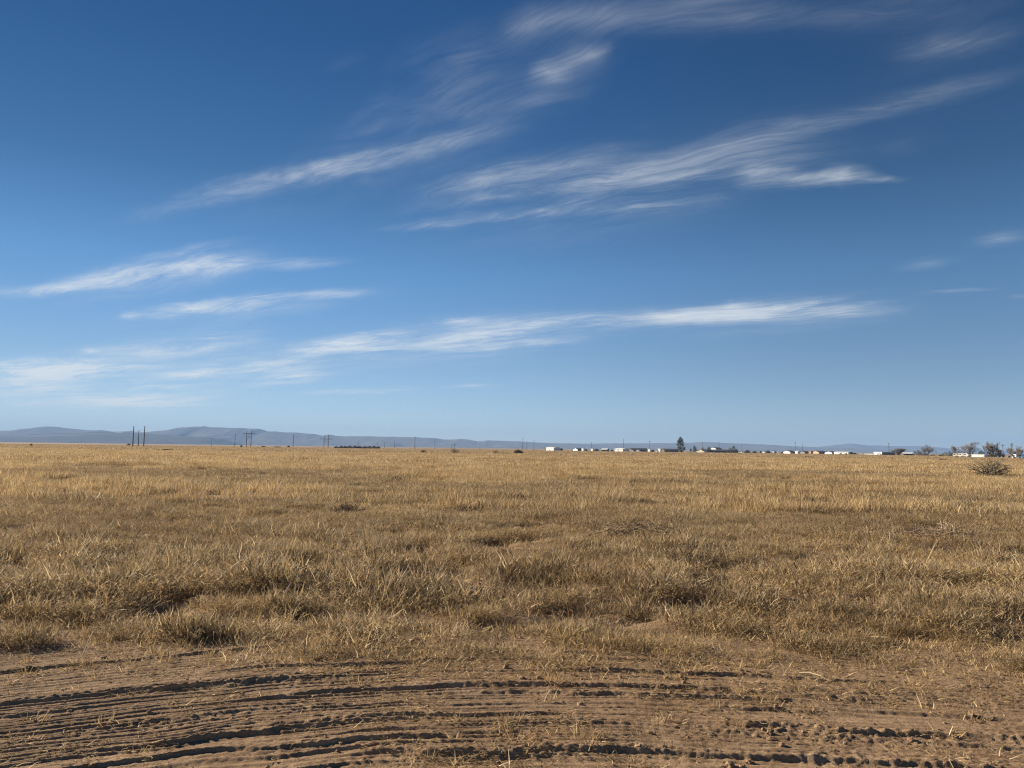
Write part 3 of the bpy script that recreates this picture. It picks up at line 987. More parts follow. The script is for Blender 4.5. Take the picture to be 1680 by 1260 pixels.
caravan('white camper with a dark lower side, left of the two under the bare tree', 1565, 1575, 744.2, 350, -38)
caravan('white camper right of the two under the bare tree, with a raised nose', 1575.5, 1586, 743.9, 345, -44, .3)
house('long_trailer', 'trailer', 'long white box trailer left of the dark trees at the right', 1597, 1616, 745.5, 340, -55, 'white', None, 'whiteroof', depth=2.6, flat=True, door=False)

# ------------------------------------------------------------------ trees and shrubs


def leaves(mb_v, mb_f, centre, rad, n, size, g, shell=.5):
    """n leaf sprays in a clump"""
    d = g.normal(size=(n, 3))
    d /= np.linalg.norm(d, axis=1)[:, None]
    p = np.array(centre) + d * np.array(rad) * (shell + (1 - shell) * g.random((n, 1))) * (.75 + .35 * g.random((n, 1)))
    a = g.normal(size=(n, 3))
    a /= np.linalg.norm(a, axis=1)[:, None]
    b = np.cross(a, g.normal(size=(n, 3)))
    b /= np.linalg.norm(b, axis=1)[:, None] + 1e-9
    s = size * g.uniform(.5, 1.3, (n, 1))
    o = sum(len(v) for v in mb_v)
    mb_v.append(np.stack([p - a * s, p - b * s * .45, p + a * s, p + b * s * .45], 1).reshape(-1, 3))
    mb_f.append(o + np.arange(n * 4).reshape(n, 4))


def np_obj(name, V, Q, mat, parent=None):
    me = np_mesh(name, np.concatenate(V), np.concatenate(Q))
    me.materials.append(mat)
    o = bpy.data.objects.new(name, me)
    C.objects.link(o)
    if parent:
        o.parent = parent
    return o


def leafy(name, cat, label, px, ytop, wpx, Y, mat, seed, clumps, group=None, trunk=True, n=110, leaf=.30):
    """clumps: (x -1..1, z 0..1, r) in crown units"""
    c = at(px, ytop, Y)
    H, W = c.z, wpx / F * Y
    t = thing(name, label, cat, (c.x, Y, 0), 0, group)
    g = np.random.default_rng(seed)
    V, Q = [], []
    mbt = MB()
    mbt.tube([(0, 0, -.3), (.05, 0, H * .35), (-.04, 0, H * .72)], [W * .045 + .08, W * .03 + .06, .05], 7)
    for cx, cz, cr in clumps:
        p = Vector((cx * W / 2, g.uniform(-.25, .25) * W, cz * H))
        leaves(V, Q, p, (cr * W / 2, cr * W / 2, cr * W / 2 * .85), n, leaf, g, .35)
        if trunk:
            mbt.tube([(0, 0, max(H * .12, p.z - W * .35)), p.lerp(Vector((0, 0, p.z)), .4) + Vector((0, 0, -.1)), p], [.08, .055, .02], 5)
    mbt.build('trunk', M['bark'], t)
    np_obj('crown', V, Q, M[mat], t)
    return t


leafy('evergreen_tree', 'tree', 'tall narrow dark evergreen standing above the houses', 1116.5, 717.0, 14, 560, 'conifer', 1, [
    (0, .96, .26), (-.1, .88, .42), (.18, .84, .40), (-.35, .78, .45), (.35, .74, .45), (-.05, .72, .55), (-.45, .62, .50), (.42, .60, .48), (0, .58, .6), (-.6, .50, .38), (.5, .46, .45),
    (-.15, .44, .6), (-.4, .33, .5), (.35, .31, .5), (.75, .30, .32), (.85, .22, .34), (0, .24, .6), (-.55, .19, .42), (.5, .14, .5), (-.1, .10, .5), (.15, .04, .4)], n=62, leaf=.42)
BUSH = [(0, .80, .45), (-.45, .62, .45), (.45, .60, .48), (0, .5, .6), (-.6, .36, .4), (.62, .34, .4), (0, .26, .6), (-.3, .15, .5), (.35, .14, .5)]
CONE = [(0, .9, .3), (-.2, .74, .4), (.2, .7, .42), (-.3, .52, .5), (.32, .48, .5), (0, .4, .6), (-.5, .28, .5), (.5, .24, .5), (0, .15, .7)]
for nm, lab, px, top, w, Y, mt, cl in (
        ('conifer', 'small thin dark conifer, left one of the two by the white car', 1133.3, 735.5, 4, 570, 'conifer', CONE),
        ('conifer', 'rounded grey green conifer, right one of the two by the white car', 1140, 731.3, 9, 565, 'olive', CONE),
        ('broad_tree', 'small grey tree behind the pole left of the raised house', 1153.5, 733, 5, 640, 'greyleaf', BUSH),
        ('broad_tree', 'dark rounded tree touching the left gable of the raised house', 1163.5, 731.5, 8, 580, 'conifer', BUSH),
        ('broad_tree', 'broad dark olive tree at the right end of the long brown house', 1202, 731.2, 17, 560, 'conifer', [(0.1, .88, .3), (.3, .72, .42), (-.05, .7, .36), (-.6, .55, .4), (-.35, .5, .5), (.1, .45, .6), (.55, .45, .5), (-.8, .3, .35), (-.2, .25, .6), (.4, .2, .6), (.8, .2, .4)]),
        ('shrub', 'dark shrub against the right end of the first long white building', 921, 735.2, 6, 630, 'conifer', BUSH),
        ('shrub', 'dark shrub right of the boxy shed by the first bungalow', 962, 737, 4, 640, 'conifer', BUSH),
        ('shrub', 'low dark shrub row right of the tiny shed under the pole', 979, 736.6, 9, 640, 'conifer', BUSH),
        ('shrub', 'dark shrub alone left of the second long white building', 1004, 738.2, 5, 620, 'conifer', BUSH),
        ('shrub', 'dark shrub at the right end of the long dark house', 1071, 738, 6, 600, 'conifer', BUSH),
        ('shrub', 'dark dense shrub right of the white van under the pole', 1226, 738.4, 11, 580, 'conifer', BUSH),
        ('shrub', 'low dark shrub in the gap between the dense shrub and the rounded one', 1238, 740.7, 9, 590, 'conifer', BUSH),
        ('shrub', 'rounded green shrub left of the white van by the box', 1249, 739.6, 6, 590, 'conifer', BUSH),
        ('shrub', 'wide green shrub between the van and the white box', 1260, 739, 9, 600, 'olive', BUSH),
        ('shrub', 'dark shrub just right of the white box', 1271, 739, 6, 610, 'conifer', BUSH),
        ('shrub', 'dark low shrub left of the bright gabled house', 1283, 742, 5, 600, 'conifer', BUSH),
        ('shrub', 'dark rounded shrub at the right end of the mobile home', 1397.5, 742, 7, 550, 'conifer', BUSH),
        ('shrub', 'small brown shrub in front of the mobile home, left one', 1379, 744.3, 5, 500, 'mesquite', BUSH),
        ('shrub', 'small brown shrub in front of the mobile home, right one', 1388, 744.2, 6, 500, 'mesquite', BUSH),
        ('shrub', 'grey shrub at the left foot of the big bare cottonwood', 1506, 738.5, 17, 470, 'greyleaf', BUSH),
        ('shrub', 'dark low shrub in front of the white roofed house', 1488, 745.5, 11, 470, 'mesquite', BUSH),
        ('shrub', 'dark wide shrub at the foot of the big bare cottonwood', 1517, 744.3, 16, 460, 'mesquite', BUSH),
        ('shrub', 'low dark hedge bush right of the cottonwood, before the lone short pole', 1530, 746.8, 7, 450, 'mesquite', BUSH),
        ('shrub', 'low dark hedge bush between the lone short pole and the campers', 1546, 747, 14, 440, 'mesquite', BUSH),
        ('shrub', 'wide grey olive shrub left of the campers', 1558, 741, 22, 420, 'greyleaf', BUSH),
        ('shrub', 'grey olive shrub above and behind the campers', 1573, 738.5, 22, 430, 'greyleaf', BUSH),
        ('shrub', 'dark shrub between the campers and the long box trailer', 1591, 743, 12, 410, 'olive', BUSH),
        ('shrub', 'olive shrub rising behind the long box trailer', 1609, 738.2, 14, 420, 'olive', BUSH),
        ('shrub', 'dark low shrub below the dark trees, behind the rusty stable', 1640, 743, 24, 360, 'mesquite', BUSH),
        ('shrub', 'olive shrub behind the carport at the right edge', 1672, 745, 16, 380, 'olive', BUSH)):
    random.seed(px)
    leafy(nm, 'tree' if 'tree' in nm or nm == 'conifer' else 'shrub', lab, px, top, w, Y, mt, int(px * 10), cl, n=70, leaf=.26)
leafy('dense_tree', 'tree', 'dark brown dense tree with a jagged top, left of the two at far right', 1625, 731, 14, 370, 'mesquite', 71, BUSH + [(-.2, .9, .3), (.3, .86, .3)], n=120, leaf=.24)
leafy('dense_tree', 'tree', 'dark brown broad tree beside the crossarm pole at far right', 1637, 732.5, 15, 360, 'mesquite', 72, BUSH, n=120, leaf=.24)
# scrub on the plain
for lab, px, top, w, Y, mt in (
        ('dense dark brown round bush standing out in the middle of the grass', 850.5, 738.6, 17, 205, 'mesquite'),
        ('tiny dark shrub far left of the stout lone pole', 432, 732, 8, 520, 'mesquite'),
        ('tiny low dark shrub between the twin poles and the stout pole', 455, 733.5, 12, 480, 'mesquite'),
        ('small dark upright shrub left of the stout lone pole', 473.5, 731, 5, 500, 'mesquite'),
        ('tiny dark shrub just left of the larger twin poles', 396, 730.2, 4, 500, 'mesquite'),
        ('tiny dark shrub at the left of the three close poles', 211, 727.8, 8, 520, 'mesquite'),
        ('tiny dark bush alone near the far left edge', 51.5, 728, 4, 300, 'mesquite')):
    leafy('desert_shrub', 'shrub', lab, px, top, w, Y, mt, int(px), BUSH, trunk=False, n=150 if w > 14 else 60, leaf=.13 if w > 14 else .2)
for i, (px, top, w) in enumerate(((552, 732.7, 9), (560, 731.6, 9), (567, 732, 8), (574, 731.4, 10), (583, 731.1, 9), (590, 731.8, 9), (598, 731.6, 9), (606, 731.8, 9), (614, 731.3, 10), (621, 732.5, 6))):
    leafy('row_shrub', 'shrub', 'dark brown shrub in the long low row below the hills', px, top, w, 500, 'mesquite', 900 + i, BUSH, 'shrubs in the long low row', False, 60, .25)


def bare_tree(label, px, ytop, wpx, Y, seed, mat='twig', base_frac=.22, upright=.55, depth=5, name='bare_tree', nb=3, group=None):
    c = at(px, ytop, Y)
    H, W = c.z * 1.10, 1.4 * wpx / F * Y
    t = thing(name, label, 'tree', (c.x, Y, 0), 0, group)
    rg = random.Random(seed)
    tr, tw = MB(), MB()

    def grow(p, d, L, r, k):
        mid = p + d * L * .5 + Vector((rg.uniform(-.06, .06), rg.uniform(-.06, .06), .02)) * L
        q = p + d * L
        (tr if k >= depth - 1 else tw).tube([p, mid, q], [r, r * .85, r * .65], 5 if k >= depth - 1 else 3, False)
        if k == 0:
            return
        for i in range(nb + (1 if k <= 2 else 0)):
            a = Vector((rg.gauss(0, 1) * W / H * 1.25, rg.gauss(0, 1) * W / H * 1.25, abs(rg.gauss(0, .6)) + upright))
            nd = (d * .75 + a.normalized() * .9).normalized()
            f = rg.uniform(.35, 1)
            grow(p.lerp(q, f), nd, L * rg.uniform(.58, .82), max(r * .5, .015), k - 1)
    L0 = H * base_frac
    for a in range(3):
        grow(Vector((rg.uniform(-.3, .3), rg.uniform(-.3, .3), -.2)), Vector((rg.gauss(0, .25), rg.gauss(0, .25), 1)).normalized(), L0 * rg.uniform(.8, 1.1), .09 + .010 * H, depth)
    # scale to the seen outline
    allv = tr.v + tw.v
    zm = max(v[2] for v in allv)
    xm = sorted(abs(v[0]) for v in allv)[int(len(allv) * .97)]
    for mb in (tr, tw):
        mb.v = [(x * W / 2 / xm, y * W / 2 / xm, z * H / zm) for x, y, z in mb.v]
    tr.build('trunk', M['bark'], t)
    tw.build('crown', M[mat], t)
    return t


bare_tree('big bare grey cottonwood with a flat wide top over low shrubs', 1518.5, 730, 17, 450, 3, 'twiggrey', .30, .8, 5)
bare_tree('small bare round tree at the right end of the white roofed building', 1473.5, 736, 13, 470, 4, 'twiggrey', .16, .4, 5)
bare_tree('tall bare tan tree rising over the campers', 1588, 725.3, 17, 400, 5, 'twig', .26, .7, 5)
bare_tree('faint small bare tree left of the tall one over the campers', 1566, 732, 9, 440, 6, 'twig', .26, .7, 5)
bare_tree('tall thin bare tree behind the left dark dense tree', 1619, 725, 8, 410, 7, 'twig', .28, .9, 5)
bare_tree('bare thin tree topping the right dark dense tree', 1631, 726.5, 9, 400, 8, 'twig', .28, .9, 5)
bare_tree('bare tall tree right of the crossarm pole at far right', 1657, 728.3, 9, 380, 9, 'twiggrey', .28, .9, 4)
bare_tree('bare thin tree nearest the right edge of the picture', 1670, 732, 9, 370, 10, 'twig', .25, .8, 4)
bare_tree('young bare tree between the two at the far right edge', 1664, 736, 7, 365, 12, 'twig', .22, .8, 4)


def stick_bush(name, label, px, pbase, wpx, hpx, seed, mat, n, r0, kink=.35, spread=1.0, twigs=3, cat='bush', Y=None, sink=0.):
    """many crooked stems fanning out of one root"""
    p = gpt(px, pbase) if Y is None else Vector((at(px, pbase, Y).x, Y, 0))
    Y = p.y
    W, H = wpx / F * Y, hpx / F * Y
    z0 = float(surf_z(np.array([p.x]), np.array([p.y]))[0]) - sink
    t = tag(bpy.data.objects.new(name, None), label, cat)
    C.objects.link(t)
    t.location = (p.x, Y, z0)
    rg = random.Random(seed)
    st, tw = MB(), MB()
    for i in range(n):
        az = rg.uniform(0, 2 * math.pi)
        u = rg.random() ** .6 * spread
        tip = Vector((math.cos(az) * W / 2 * u, math.sin(az) * W / 2 * u, H * (1.06 - .55 * u * u) * rg.uniform(.65, 1.05)))
        ro = Vector((tip.x * rg.uniform(.05, .4), tip.y * rg.uniform(.05, .4), -.02))
        pts = [ro]
        m = 5
        for k in range(1, m + 1):
            f = k / m
            q = ro.lerp(tip, f)
            q.z = ro.z + (tip.z - ro.z) * f ** .85
            q += Vector((rg.gauss(0, 1), rg.gauss(0, 1), rg.gauss(0, .5))) * kink * H * .14
            q.z = max(q.z, .005)
            pts.append(q)
        st.tube(pts, [r0 * (1 - .6 * k / m) for k in range(m + 1)], 4, False)
        for _ in range(twigs):
            k = rg.randint(1, m)
            b = pts[k]
            d = Vector((rg.gauss(0, 1), rg.gauss(0, 1), rg.gauss(.45, .7))).normalized() * H * rg.uniform(.12, .34)
            e = b + d
            e.z = max(e.z, .01)
            tw.tube([b, b.lerp(e, .5) + Vector((0, 0, .02 * H)), e], [r0 * .5, r0 * .4, r0 * .2], 3, False)
    st.build('stem', M[mat], t)
    tw.build('twigs', M[mat], t)
    return t


stick_bush('thorn_bush', 'large open bush of crooked grey green stems, right of the field near the edge', 1623, 782.5, 74, 29, 1, 'greenstem', 66, .027, .8, 1.0, 5)
stick_bush('thorn_bush', 'bare brown thorn bush on the horizon left of the picture centre', 745.5, 745.3, 19, 9, 2, 'twiggrey', 30, .045, .5, 1., 4, Y=200)
stick_bush('thorn_bush', 'small low brown bush left of the bare brown thorn bush', 695, 744.5, 13, 6, 3, 'deadtwig', 24, .05, .5, 1., 4, Y=200)
stick_bush('thorn_bush', 'low bare bush just left of the dark round bush', 813, 744.5, 13, 6.5, 4, 'twiggrey', 28, .04, .5, 1., 4, Y=205)
stick_bush('scrub_and_shadow', 'flat dark scrub patch at mid field right of the lone short pole', 1546, 757.5, 26, 5, 5, 'darktwig', 60, .03, .5, 1., 5)
stick_bush('scrub_and_shadow', 'ground shadow modelled as flat dark twigs under the pole with the wide head', 1327, 752.5, 17, 3, 6, 'darktwig', 50, .03, .5, 1., 5, Y=205)  # dark twigs laid flat where only a shadow lies on the ground
stick_bush('tumbleweed', 'dark tangled tumbleweed left of centre in the field', 574, 842, 62, 16, 7, 'deadtwig', 80, .0065, .8, 1., 6, 'tumbleweed')
stick_bush('tumbleweed', 'small dark tumbleweed in the grass below and right of the tangled one', 770, 893, 44, 17, 8, 'deadtwig', 60, .0055, .8, 1., 6, 'tumbleweed')
stick_bush('dead_weed', 'brown dead weed low in the grass, upper centre of the field', 650, 789, 22, 7, 9, 'deadtwig', 50, .012, .7, 1., 6, 'weed')
stick_bush('dead_weed', 'brown dead weed rising in the grass, right half of the field', 1590, 842, 50, 26, 10, 'deadtwig', 60, .006, .7, 1., 5, 'weed')
stick_bush('dead_weed', 'brown weed with upright stalks below the branch pile', 1128, 925, 90, 34, 12, 'deadtwig', 60, .0045, .7, 1., 7, 'weed')

# fallen branches


def curve_branch(mb, x0, x1, y, z, rg, arch, r, k=9):
    pts = []
    for i in range(k + 1):
        f = i / k
        pts.append(Vector((x0 + (x1 - x0) * f, y + rg.gauss(0, .05), z + arch * math.sin(math.pi * f) + rg.gauss(0, .012))))
    mb.tube(pts, [r * (1 - .5 * i / k) for i in range(k + 1)], 5)
    return pts


def branch_pile(name, label, px0, px1, py, seed, n, mat, r, hmax, cat='branches'):
    a, b = gpt(px0, py), gpt(px1, py)
    c = (a + b) / 2
    W = (b - a).length
    z0 = float(surf_z(np.array([c.x]), np.array([c.y]))[0])
    t = tag(bpy.data.objects.new(name, None), label, cat)
    C.objects.link(t)
    t.location = (c.x, c.y, z0)
    rg = random.Random(seed)
    mb, tw = MB(), MB()
    for i in range(n):
        L = rg.uniform(.18, .55) * W
        x0 = rg.uniform(-W / 2, W / 2 - L * .6)
        s = rg.choice((-1, 1))
        pts = curve_branch(mb, x0 if s > 0 else x0 + L, x0 + L if s > 0 else x0, rg.uniform(-.6, .6), rg.uniform(.03, hmax * .5), rg, rg.uniform(.1, .6) * hmax, r * rg.uniform(.6, 1.2))
        for _ in range(6):
            q = pts[rg.randint(1, 8)]
            e = q + Vector((rg.gauss(0, .16), rg.gauss(0, .16), rg.uniform(.02, .22)))
            tw.tube([q, q.lerp(e, .5) + Vector((0, 0, .03)), e], [r * .5, r * .4, r * .2], 4)
    mb.build('branch', M[mat], t)
    tw.build('twigs', M[mat], t)


branch_pile('branch_pile', 'pile of long curved dead brown branches in the grass right of centre', 955, 1125, 878, 5, 34, 'plank', .009, .22)
branch_pile('branch_pile', 'brown brushwood lying behind the pale branches at the right', 1440, 1590, 884, 6, 24, 'plank', .008, .17)
for nm, lab, px0, px1, py, sd, n, hm in (
        ('fallen_branch', 'pale bleached branch, left one of two lying on brushwood at the right', 1412, 1492, 889, 11, 3, .10),
        ('fallen_branch', 'pale bleached branch, right one of two lying on brushwood at the right', 1525, 1600, 884, 13, 3, .16)):
    branch_pile(nm, lab, px0, px1, py, sd, n, 'bleached', .014, hm, 'branch')
for lab, px0, py0, px1, py1, r, hh in (('long thin pale stick lying on the bare dirt at the right', 1412, 1048, 1475, 1058, .007, .05),
                                       ('thin pale curved stalk standing at the dirt edge left of centre', 612, 1040, 622, 1066, .004, .10),
                                       ('short thin stick on the dirt at the right, below the long one', 1312, 1117, 1362, 1130, .005, .03),
                                       ('pale thin stick leaning in the grass at the left edge of the dirt', 135, 1082, 160, 1060, .004, .12)):
    a, b = gpt(px0, py0), gpt(px1, py1)
    za, zb = surf_z(np.array([a.x, b.x]), np.array([a.y, b.y]))
    mb = MB()
    P0, P1 = Vector((a.x, a.y, za + .02)), Vector((b.x, b.y, zb + .02))
    mb.tube([P0, P0.lerp(P1, .35) + Vector((0, .01, hh * .8)), P0.lerp(P1, .7) + Vector((0, -.01, hh)), P1 + Vector((0, 0, .01))], [r, r * .9, r * .8, r * .5], 5)
    tag(mb.build('dry_stick', M['bleached']), lab, 'stick')
# dark log in the far grass at the left
p = at(275, 743.5, 165)
t = thing('fallen_log', 'dark fallen log in the grass right of the three close poles', 'log', (p.x, 165, 0), R(8))
MB().tube([(-1.25, 0, .30), (-.4, .05, .36), (.5, 0, .28), (1.2, -.05, .22)], [.14, .13, .11, .07], 8).build('trunk', M['darktwig'], t, True)
MB().tube([(.2, 0, .3), (.6, .2, .55), (.8, .3, .62)], [.05, .035, .02], 5).build('branch', M['darktwig'], t)

# ------------------------------------------------------------------ light, sky, air
SUN_AZ, SUN_EL = -68.0, 22.0       # degrees right of the view direction, above the horizon
sd = Vector((math.sin(R(SUN_AZ)) * math.cos(R(SUN_EL)), math.cos(R(SUN_AZ)) * math.cos(R(SUN_EL)), math.sin(R(SUN_EL))))
sl = bpy.data.lights.new('sun', 'SUN')
sl.energy = 5.0
sl.angle = R(.5)
sl.color = (1.0, .87, .69)
so = bpy.data.objects.new('sun', sl)
C.objects.link(so)
so.rotation_euler = sd.to_track_quat('Z', 'Y').to_euler()

w = bpy.data.worlds.new('World')
SC.world = w
w.use_nodes = True
nt = w.node_tree
bg = nt.nodes['Background']
bg.inputs['Strength'].default_value = .05
sky = N(nt, 'ShaderNodeTexSky', sky_type='NISHITA')
sky.sun_disc = False
sky.sun_elevation = R(SUN_EL)
sky.sun_rotation = R(SUN_AZ)
sky.altitude = 1300
sky.air_density = 1.0
sky.dust_density = .0
sky.ozone_density = 5.0
tc = N(nt, 'ShaderNodeTexCoord')
D = tc.outputs['Generated']
sx = N(nt, 'ShaderNodeSeparateXYZ')
nt.links.new(D, sx.inputs[0])
az = math_n(nt, 'ARCTAN2', sx.outputs[0], sx.outputs[1])
el = math_n(nt, 'ARCSINE', sx.outputs[2])
# cloud-sheet coordinates: where the view ray meets a level layer of cirrus
zc = math_n(nt, 'MAXIMUM', math_n(nt, 'ADD', sx.outputs[2], .035), .05)
cp = N(nt, 'ShaderNodeCombineXYZ')
nt.links.new(math_n(nt, 'DIVIDE', sx.outputs[0], zc), cp.inputs[0])
nt.links.new(math_n(nt, 'DIVIDE', sx.outputs[1], zc), cp.inputs[1])
mp = N(nt, 'ShaderNodeMapping', vector_type='POINT')
nt.links.new(cp.outputs[0], mp.inputs[0])
mp.inputs['Rotation'].default_value = (0, 0, R(-(90 + 58)))      # wind blows along azimuth -58 degrees


def warp(vec, scale, detail, amp):
    n = N(nt, 'ShaderNodeTexNoise')
    n.inputs['Scale'].default_value = scale
    n.inputs['Detail'].default_value = detail
    nt.links.new(vec, n.inputs['Vector'])
    a = N(nt, 'ShaderNodeVectorMath', operation='SUBTRACT')
    nt.links.new(n.outputs['Color'], a.inputs[0])
    a.inputs[1].default_value = (.5, .5, .5)
    b = N(nt, 'ShaderNodeVectorMath', operation='MULTIPLY_ADD')
    nt.links.new(a.outputs[0], b.inputs[0])
    b.inputs[1].default_value = amp
    nt.links.new(vec, b.inputs[2])
    return b.outputs[0]


def stretch(vec, sc):
    m = N(nt, 'ShaderNodeMapping', vector_type='POINT')
    nt.links.new(vec, m.inputs[0])
    m.inputs['Scale'].default_value = sc
    return m.outputs[0]


def ridged(vec, scale, detail, p):
    n = noise(nt, vec, scale, detail, .62)
    r = math_n(nt, 'SUBTRACT', 1.0, math_n(nt, 'ABSOLUTE', math_n(nt, 'MULTIPLY_ADD', n, 5.0, -2.5)), clamp=True)
    return math_n(nt, 'POWER', r, p)


w1 = warp(mp.outputs[0], .8, 4, (.7, .7, 0))
veil = noise(nt, stretch(w1, (.7, 2.0, 1)), 1.3, 9, .66)
f1 = ridged(stretch(w1, (.50, 3.6, 1)), 1.3, 6, 1.6)
w2 = warp(w1, 3.0, 3, (.16, .16, 0))
f2 = ridged(stretch(w2, (.7, 9.0, 1)), 2.6, 6, 1.3)
# az/el coordinates, gently warped, for where the streaks lie
ae = N(nt, 'ShaderNodeCombineXYZ')
nt.links.new(az, ae.inputs[0])
nt.links.new(el, ae.inputs[1])
vw = warp(stretch(ae.outputs[0], (1, 1, 1)), 7, 5, (.07, .016, 0))
vw = warp(vw, 30, 5, (.02, .007, 0))
STREAKS = [
    (225, 352, 500, 280, 15, 1.5), (350, 316, 740, 234, 14, 1.1), (420, 300, 600, 258, 8, .9), (620, 248, 850, 205, 14, .25),
    (650, 372, 1000, 328, 9, .85), (640, 374, 960, 340, 6, .75), (690, 322, 900, 268, 14, .5), (690, 320, 1050, 235, 20, .45), (780, 335, 1160, 262, 30, .26), (880, 350, 1260, 296, 16, .30),
    (1020, 275, 1480, 168, 18, .36), (1280, 212, 1690, 112, 13, .34), (1100, 285, 1400, 225, 26, .18), (960, 318, 1200, 290, 16, .3),
    (1180, 291, 1300, 284, 13, 1.3), (1190, 295, 1440, 293, 9, 1.6), (1330, 292, 1440, 288, 12, 1.0), (1400, 301, 1500, 294, 4, .9), (1195, 287, 1260, 290, 13, 1.3),
    (815, 75, 960, 5, 22, .36), (860, 40, 1100, 12, 18, .42), (900, 28, 1420, 4, 16, .38), (1250, 28, 1700, -4, 18, .32), (820, 70, 900, 15, 18, .34), (1480, 92, 1700, 38, 14, .22), (1000, 5, 1300, -10, 14, .35),
    (872, 138, 950, 100, 16, .28), (920, 108, 1005, 75, 12, .34), (870, 105, 920, 130, 14, .2), (790, 172, 960, 152, 9, .16),
    (530, 112, 620, 78, 9, .09), (630, 125, 840, 66, 30, .13), (560, 195, 710, 138, 13, .22), (600, 180, 800, 120, 20, .14), (480, 240, 760, 170, 25, .10),
    (-40, 484, 220, 454, 8, .50), (100, 464, 330, 436, 12, .70), (240, 446, 445, 428, 13, .90), (230, 428, 420, 394, 7, .28), (420, 442, 580, 428, 7, .2),
    (190, 524, 240, 512, 6, .45), (225, 519, 400, 494, 8, .75), (300, 507, 500, 482, 9, .75), (440, 488, 605, 479, 6, .45),
    (130, 584, 420, 552, 10, .6), (140, 578, 180, 576, 5, .4),
    (-60, 625, 180, 606, 17, 1.1), (40, 612, 232, 598, 11, 1.1), (-60, 606, 130, 592, 9, .8), (-60, 632, 120, 622, 14, .8),
    (250, 612, 360, 602, 6, .9), (330, 608, 560, 594, 8, .6), (395, 630, 560, 610, 9, .8), (180, 634, 310, 630, 5, .5),
    (455, 580, 665, 552, 12, .90), (520, 566, 670, 548, 8, .55), (440, 582, 800, 562, 9, .35),
    (640, 574, 900, 536, 13, .55), (740, 548, 1020, 518, 12, .75), (720, 532, 800, 525, 6, .5), (680, 577, 960, 558, 5, .5),
    (960, 530, 1240, 508, 10, .70), (1080, 520, 1400, 503, 11, .80), (1250, 512, 1510, 501, 9, .75), (1140, 507, 1260, 497, 8, .45),
    (80, 664, 360, 652, 8, .9), (150, 655, 340, 650, 5, .7), (-60, 645, 160, 640, 9, .3), (490, 646, 700, 636, 4, .35), (730, 635, 815, 630, 3, .35), (300, 600, 560, 585, 9, .3),
    (1585, 398, 1720, 380, 9, .14), (1465, 442, 1580, 429, 7, .08), (1490, 483, 1630, 476, 2.5, .14), (1630, 489, 1700, 486, 2.5, .18),
    (1430, 245, 1540, 225, 15, .08), (1030, 205, 1090, 200, 8, .06),
    # broad thin veils between the streaks
    (640, 360, 1300, 250, 60, .20), (900, 310, 1500, 180, 50, .15), (250, 345, 760, 235, 34, .16), (780, 90, 1050, 20, 50, .12), (850, 140, 1020, 70, 34, .10), (1000, 30, 1680, 10, 34, .05),
    (540, 210, 960, 140, 40, .12), (500, 270, 900, 195, 40, .10), (600, 130, 900, 70, 46, .12), (1420, 95, 1700, 50, 30, .08), (0, 478, 470, 422, 22, .22), (180, 525, 620, 478, 16, .20), (-50, 620, 560, 590, 30, .18), (-60, 614, 230, 598, 8, 1.2), (-60, 663, 350, 654, 6, .8), (470, 578, 660, 553, 9, .8),
    (450, 585, 1050, 525, 30, .26), (1000, 530, 1520, 500, 22, .22), (-50, 665, 450, 645, 18, .30), (130, 590, 450, 545, 20, .22), (650, 345, 960, 300, 9, .5), (820, 320, 1180, 255, 8, .5), (1010, 305, 1230, 262, 6, .5), (930, 352, 1150, 322, 5, .5)]
acc = None
for x1, y1, x2, y2, wd, amp in STREAKS:
    def ae_of(px, py):
        d = ray(px, py).normalized()
        return math.atan2(d.x, d.y), math.asin(d.z)
    (a1, e1), (a2, e2) = ae_of(x1, y1), ae_of(x2, y2)
    L = math.hypot(a2 - a1, e2 - e1) / 2
    m = N(nt, 'ShaderNodeMapping', vector_type='TEXTURE')
    nt.links.new(vw, m.inputs[0])
    m.inputs['Location'].default_value = ((a1 + a2) / 2, (e1 + e2) / 2, 0)
    m.inputs['Rotation'].default_value = (0, 0, math.atan2(e2 - e1, a2 - a1))
    m.inputs['Scale'].default_value = (L * 1.35, wd / F * 1.9, 1)
    gr = N(nt, 'ShaderNodeTexGradient', gradient_type='QUADRATIC_SPHERE')
    nt.links.new(m.outputs[0], gr.inputs[0])
    acc = math_n(nt, 'MULTIPLY_ADD', gr.outputs[1], amp * ((.20 if y1 + y2 < 120 else .26) if y1 + y2 < 130 else .40 if y1 + y2 < 760 else 1.0), acc if acc is not None else 0.0)
vm = N(nt, 'ShaderNodeMapRange', interpolation_type='SMOOTHSTEP')
for k, v in enumerate((.36, .66, .12, 1.25)):
    vm.inputs[k + 1].default_value = v
nt.links.new(veil, vm.inputs[0])
fil = math_n(nt, 'MULTIPLY_ADD', f2, .60, math_n(nt, 'MULTIPLY_ADD', f1, .55, .20))
dens = math_n(nt, 'MULTIPLY', math_n(nt, 'MULTIPLY', acc, vm.outputs[0]), fil)
dens = math_n(nt, 'SUBTRACT', 1.0, math_n(nt, 'POWER', 2.718, math_n(nt, 'MULTIPLY', dens, -2.1)), clamp=True)
dens = math_n(nt, 'MULTIPLY', dens, .85)
er = ramp(nt, math_n(nt, 'DIVIDE', el, R(60)), [(0.0, (.68, .67, .72)), (.04, (.67, .65, .70)), (.10, (.64, .615, .615)), (.21, (.50, .62, .65)), (.315, (.268, .425, .485)), (.46, (.140, .332, .44)), (.8, (.11, .28, .39))])
sv = N(nt, 'ShaderNodeVectorMath', operation='MULTIPLY')
nt.links.new(sky.outputs[0], sv.inputs[0])
nt.links.new(er, sv.inputs[1])
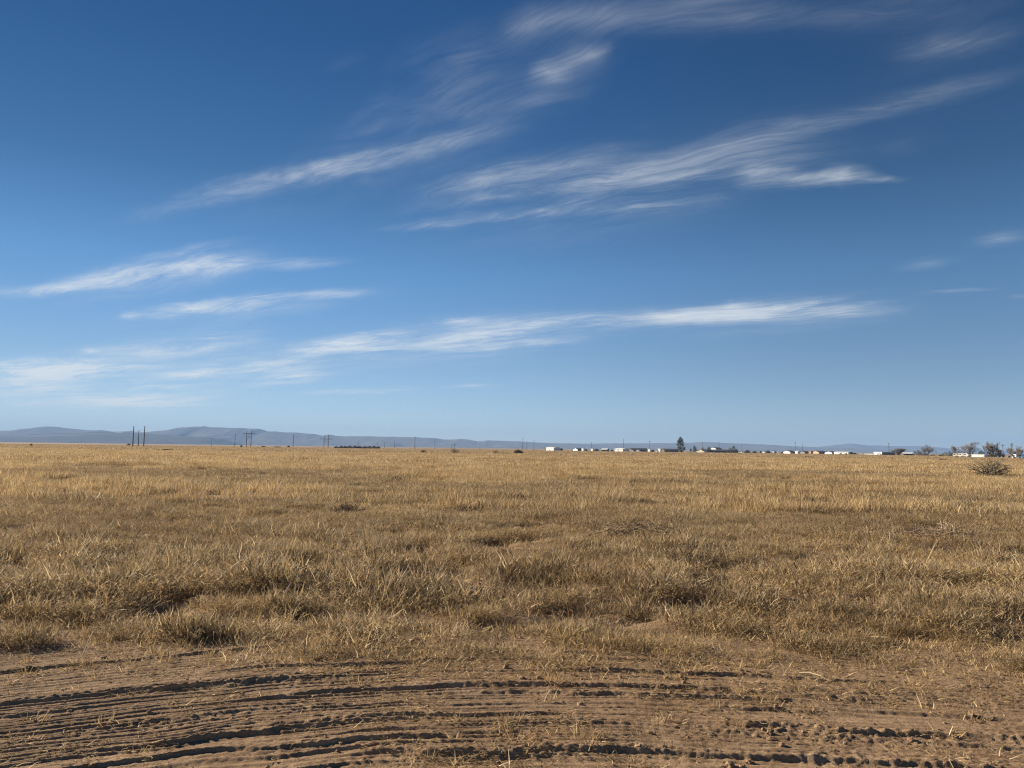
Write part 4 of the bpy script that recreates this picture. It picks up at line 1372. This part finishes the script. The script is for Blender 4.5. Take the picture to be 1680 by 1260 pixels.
sv2 = N(nt, 'ShaderNodeVectorMath', operation='SCALE')
nt.links.new(sv.outputs[0], sv2.inputs[0])
azf = N(nt, 'ShaderNodeMapRange', interpolation_type='SMOOTHSTEP')
azf.inputs[1].default_value, azf.inputs[2].default_value, azf.inputs[3].default_value, azf.inputs[4].default_value = R(-50), R(0), 1.20, 1.64
nt.links.new(az, azf.inputs[0])
azr = N(nt, 'ShaderNodeMapRange', interpolation_type='SMOOTHSTEP')
azr.inputs[1].default_value, azr.inputs[2].default_value, azr.inputs[3].default_value, azr.inputs[4].default_value = R(0), R(36), .97, .80
nt.links.new(az, azr.inputs[0])
nt.links.new(math_n(nt, 'MULTIPLY', azf.outputs[0], azr.outputs[0]), sv2.inputs['Scale'])
cl = mixc(nt, dens, sv2.outputs[0], (7.5, 7.8, 7.9))
nt.links.new(cl, bg.inputs['Color'])

# hazy air: one closed box round everything but the sky
hz = MB().box(-8600, 8600, -8600, 8600, -9, 185).build('haze', bpy.data.materials.new('hazy_air'))
hz['kind'] = 'stuff'
hm = hz.data.materials[0]
hm.use_nodes = True
hm.node_tree.nodes.clear()
ho = hm.node_tree.nodes.new('ShaderNodeOutputMaterial')
pv = hm.node_tree.nodes.new('ShaderNodeVolumePrincipled')
pv.inputs['Color'].default_value = (.32, .54, .93, 1)
pv.inputs['Density'].default_value = .000125
pv.inputs['Anisotropy'].default_value = 0.0
hm.node_tree.links.new(pv.outputs[0], ho.inputs['Volume'])

# ------------------------------------------------------------------ render settings
SC.view_settings.view_transform = 'Standard'
SC.view_settings.look = 'None'
SC.view_settings.exposure = 1.13
SC.view_settings.gamma = 1.0
SC.cycles.max_bounces = 6
SC.cycles.volume_bounces = 0
SC.cycles.transparent_max_bounces = 8
SC.cycles.use_denoising = True
SC.cycles.denoising_input_passes = 'RGB_ALBEDO_NORMAL'
SC.cycles.denoising_prefilter = 'NONE'
SC.cycles.pixel_filter_type = 'BLACKMAN_HARRIS'
SC.cycles.filter_width = 1.15
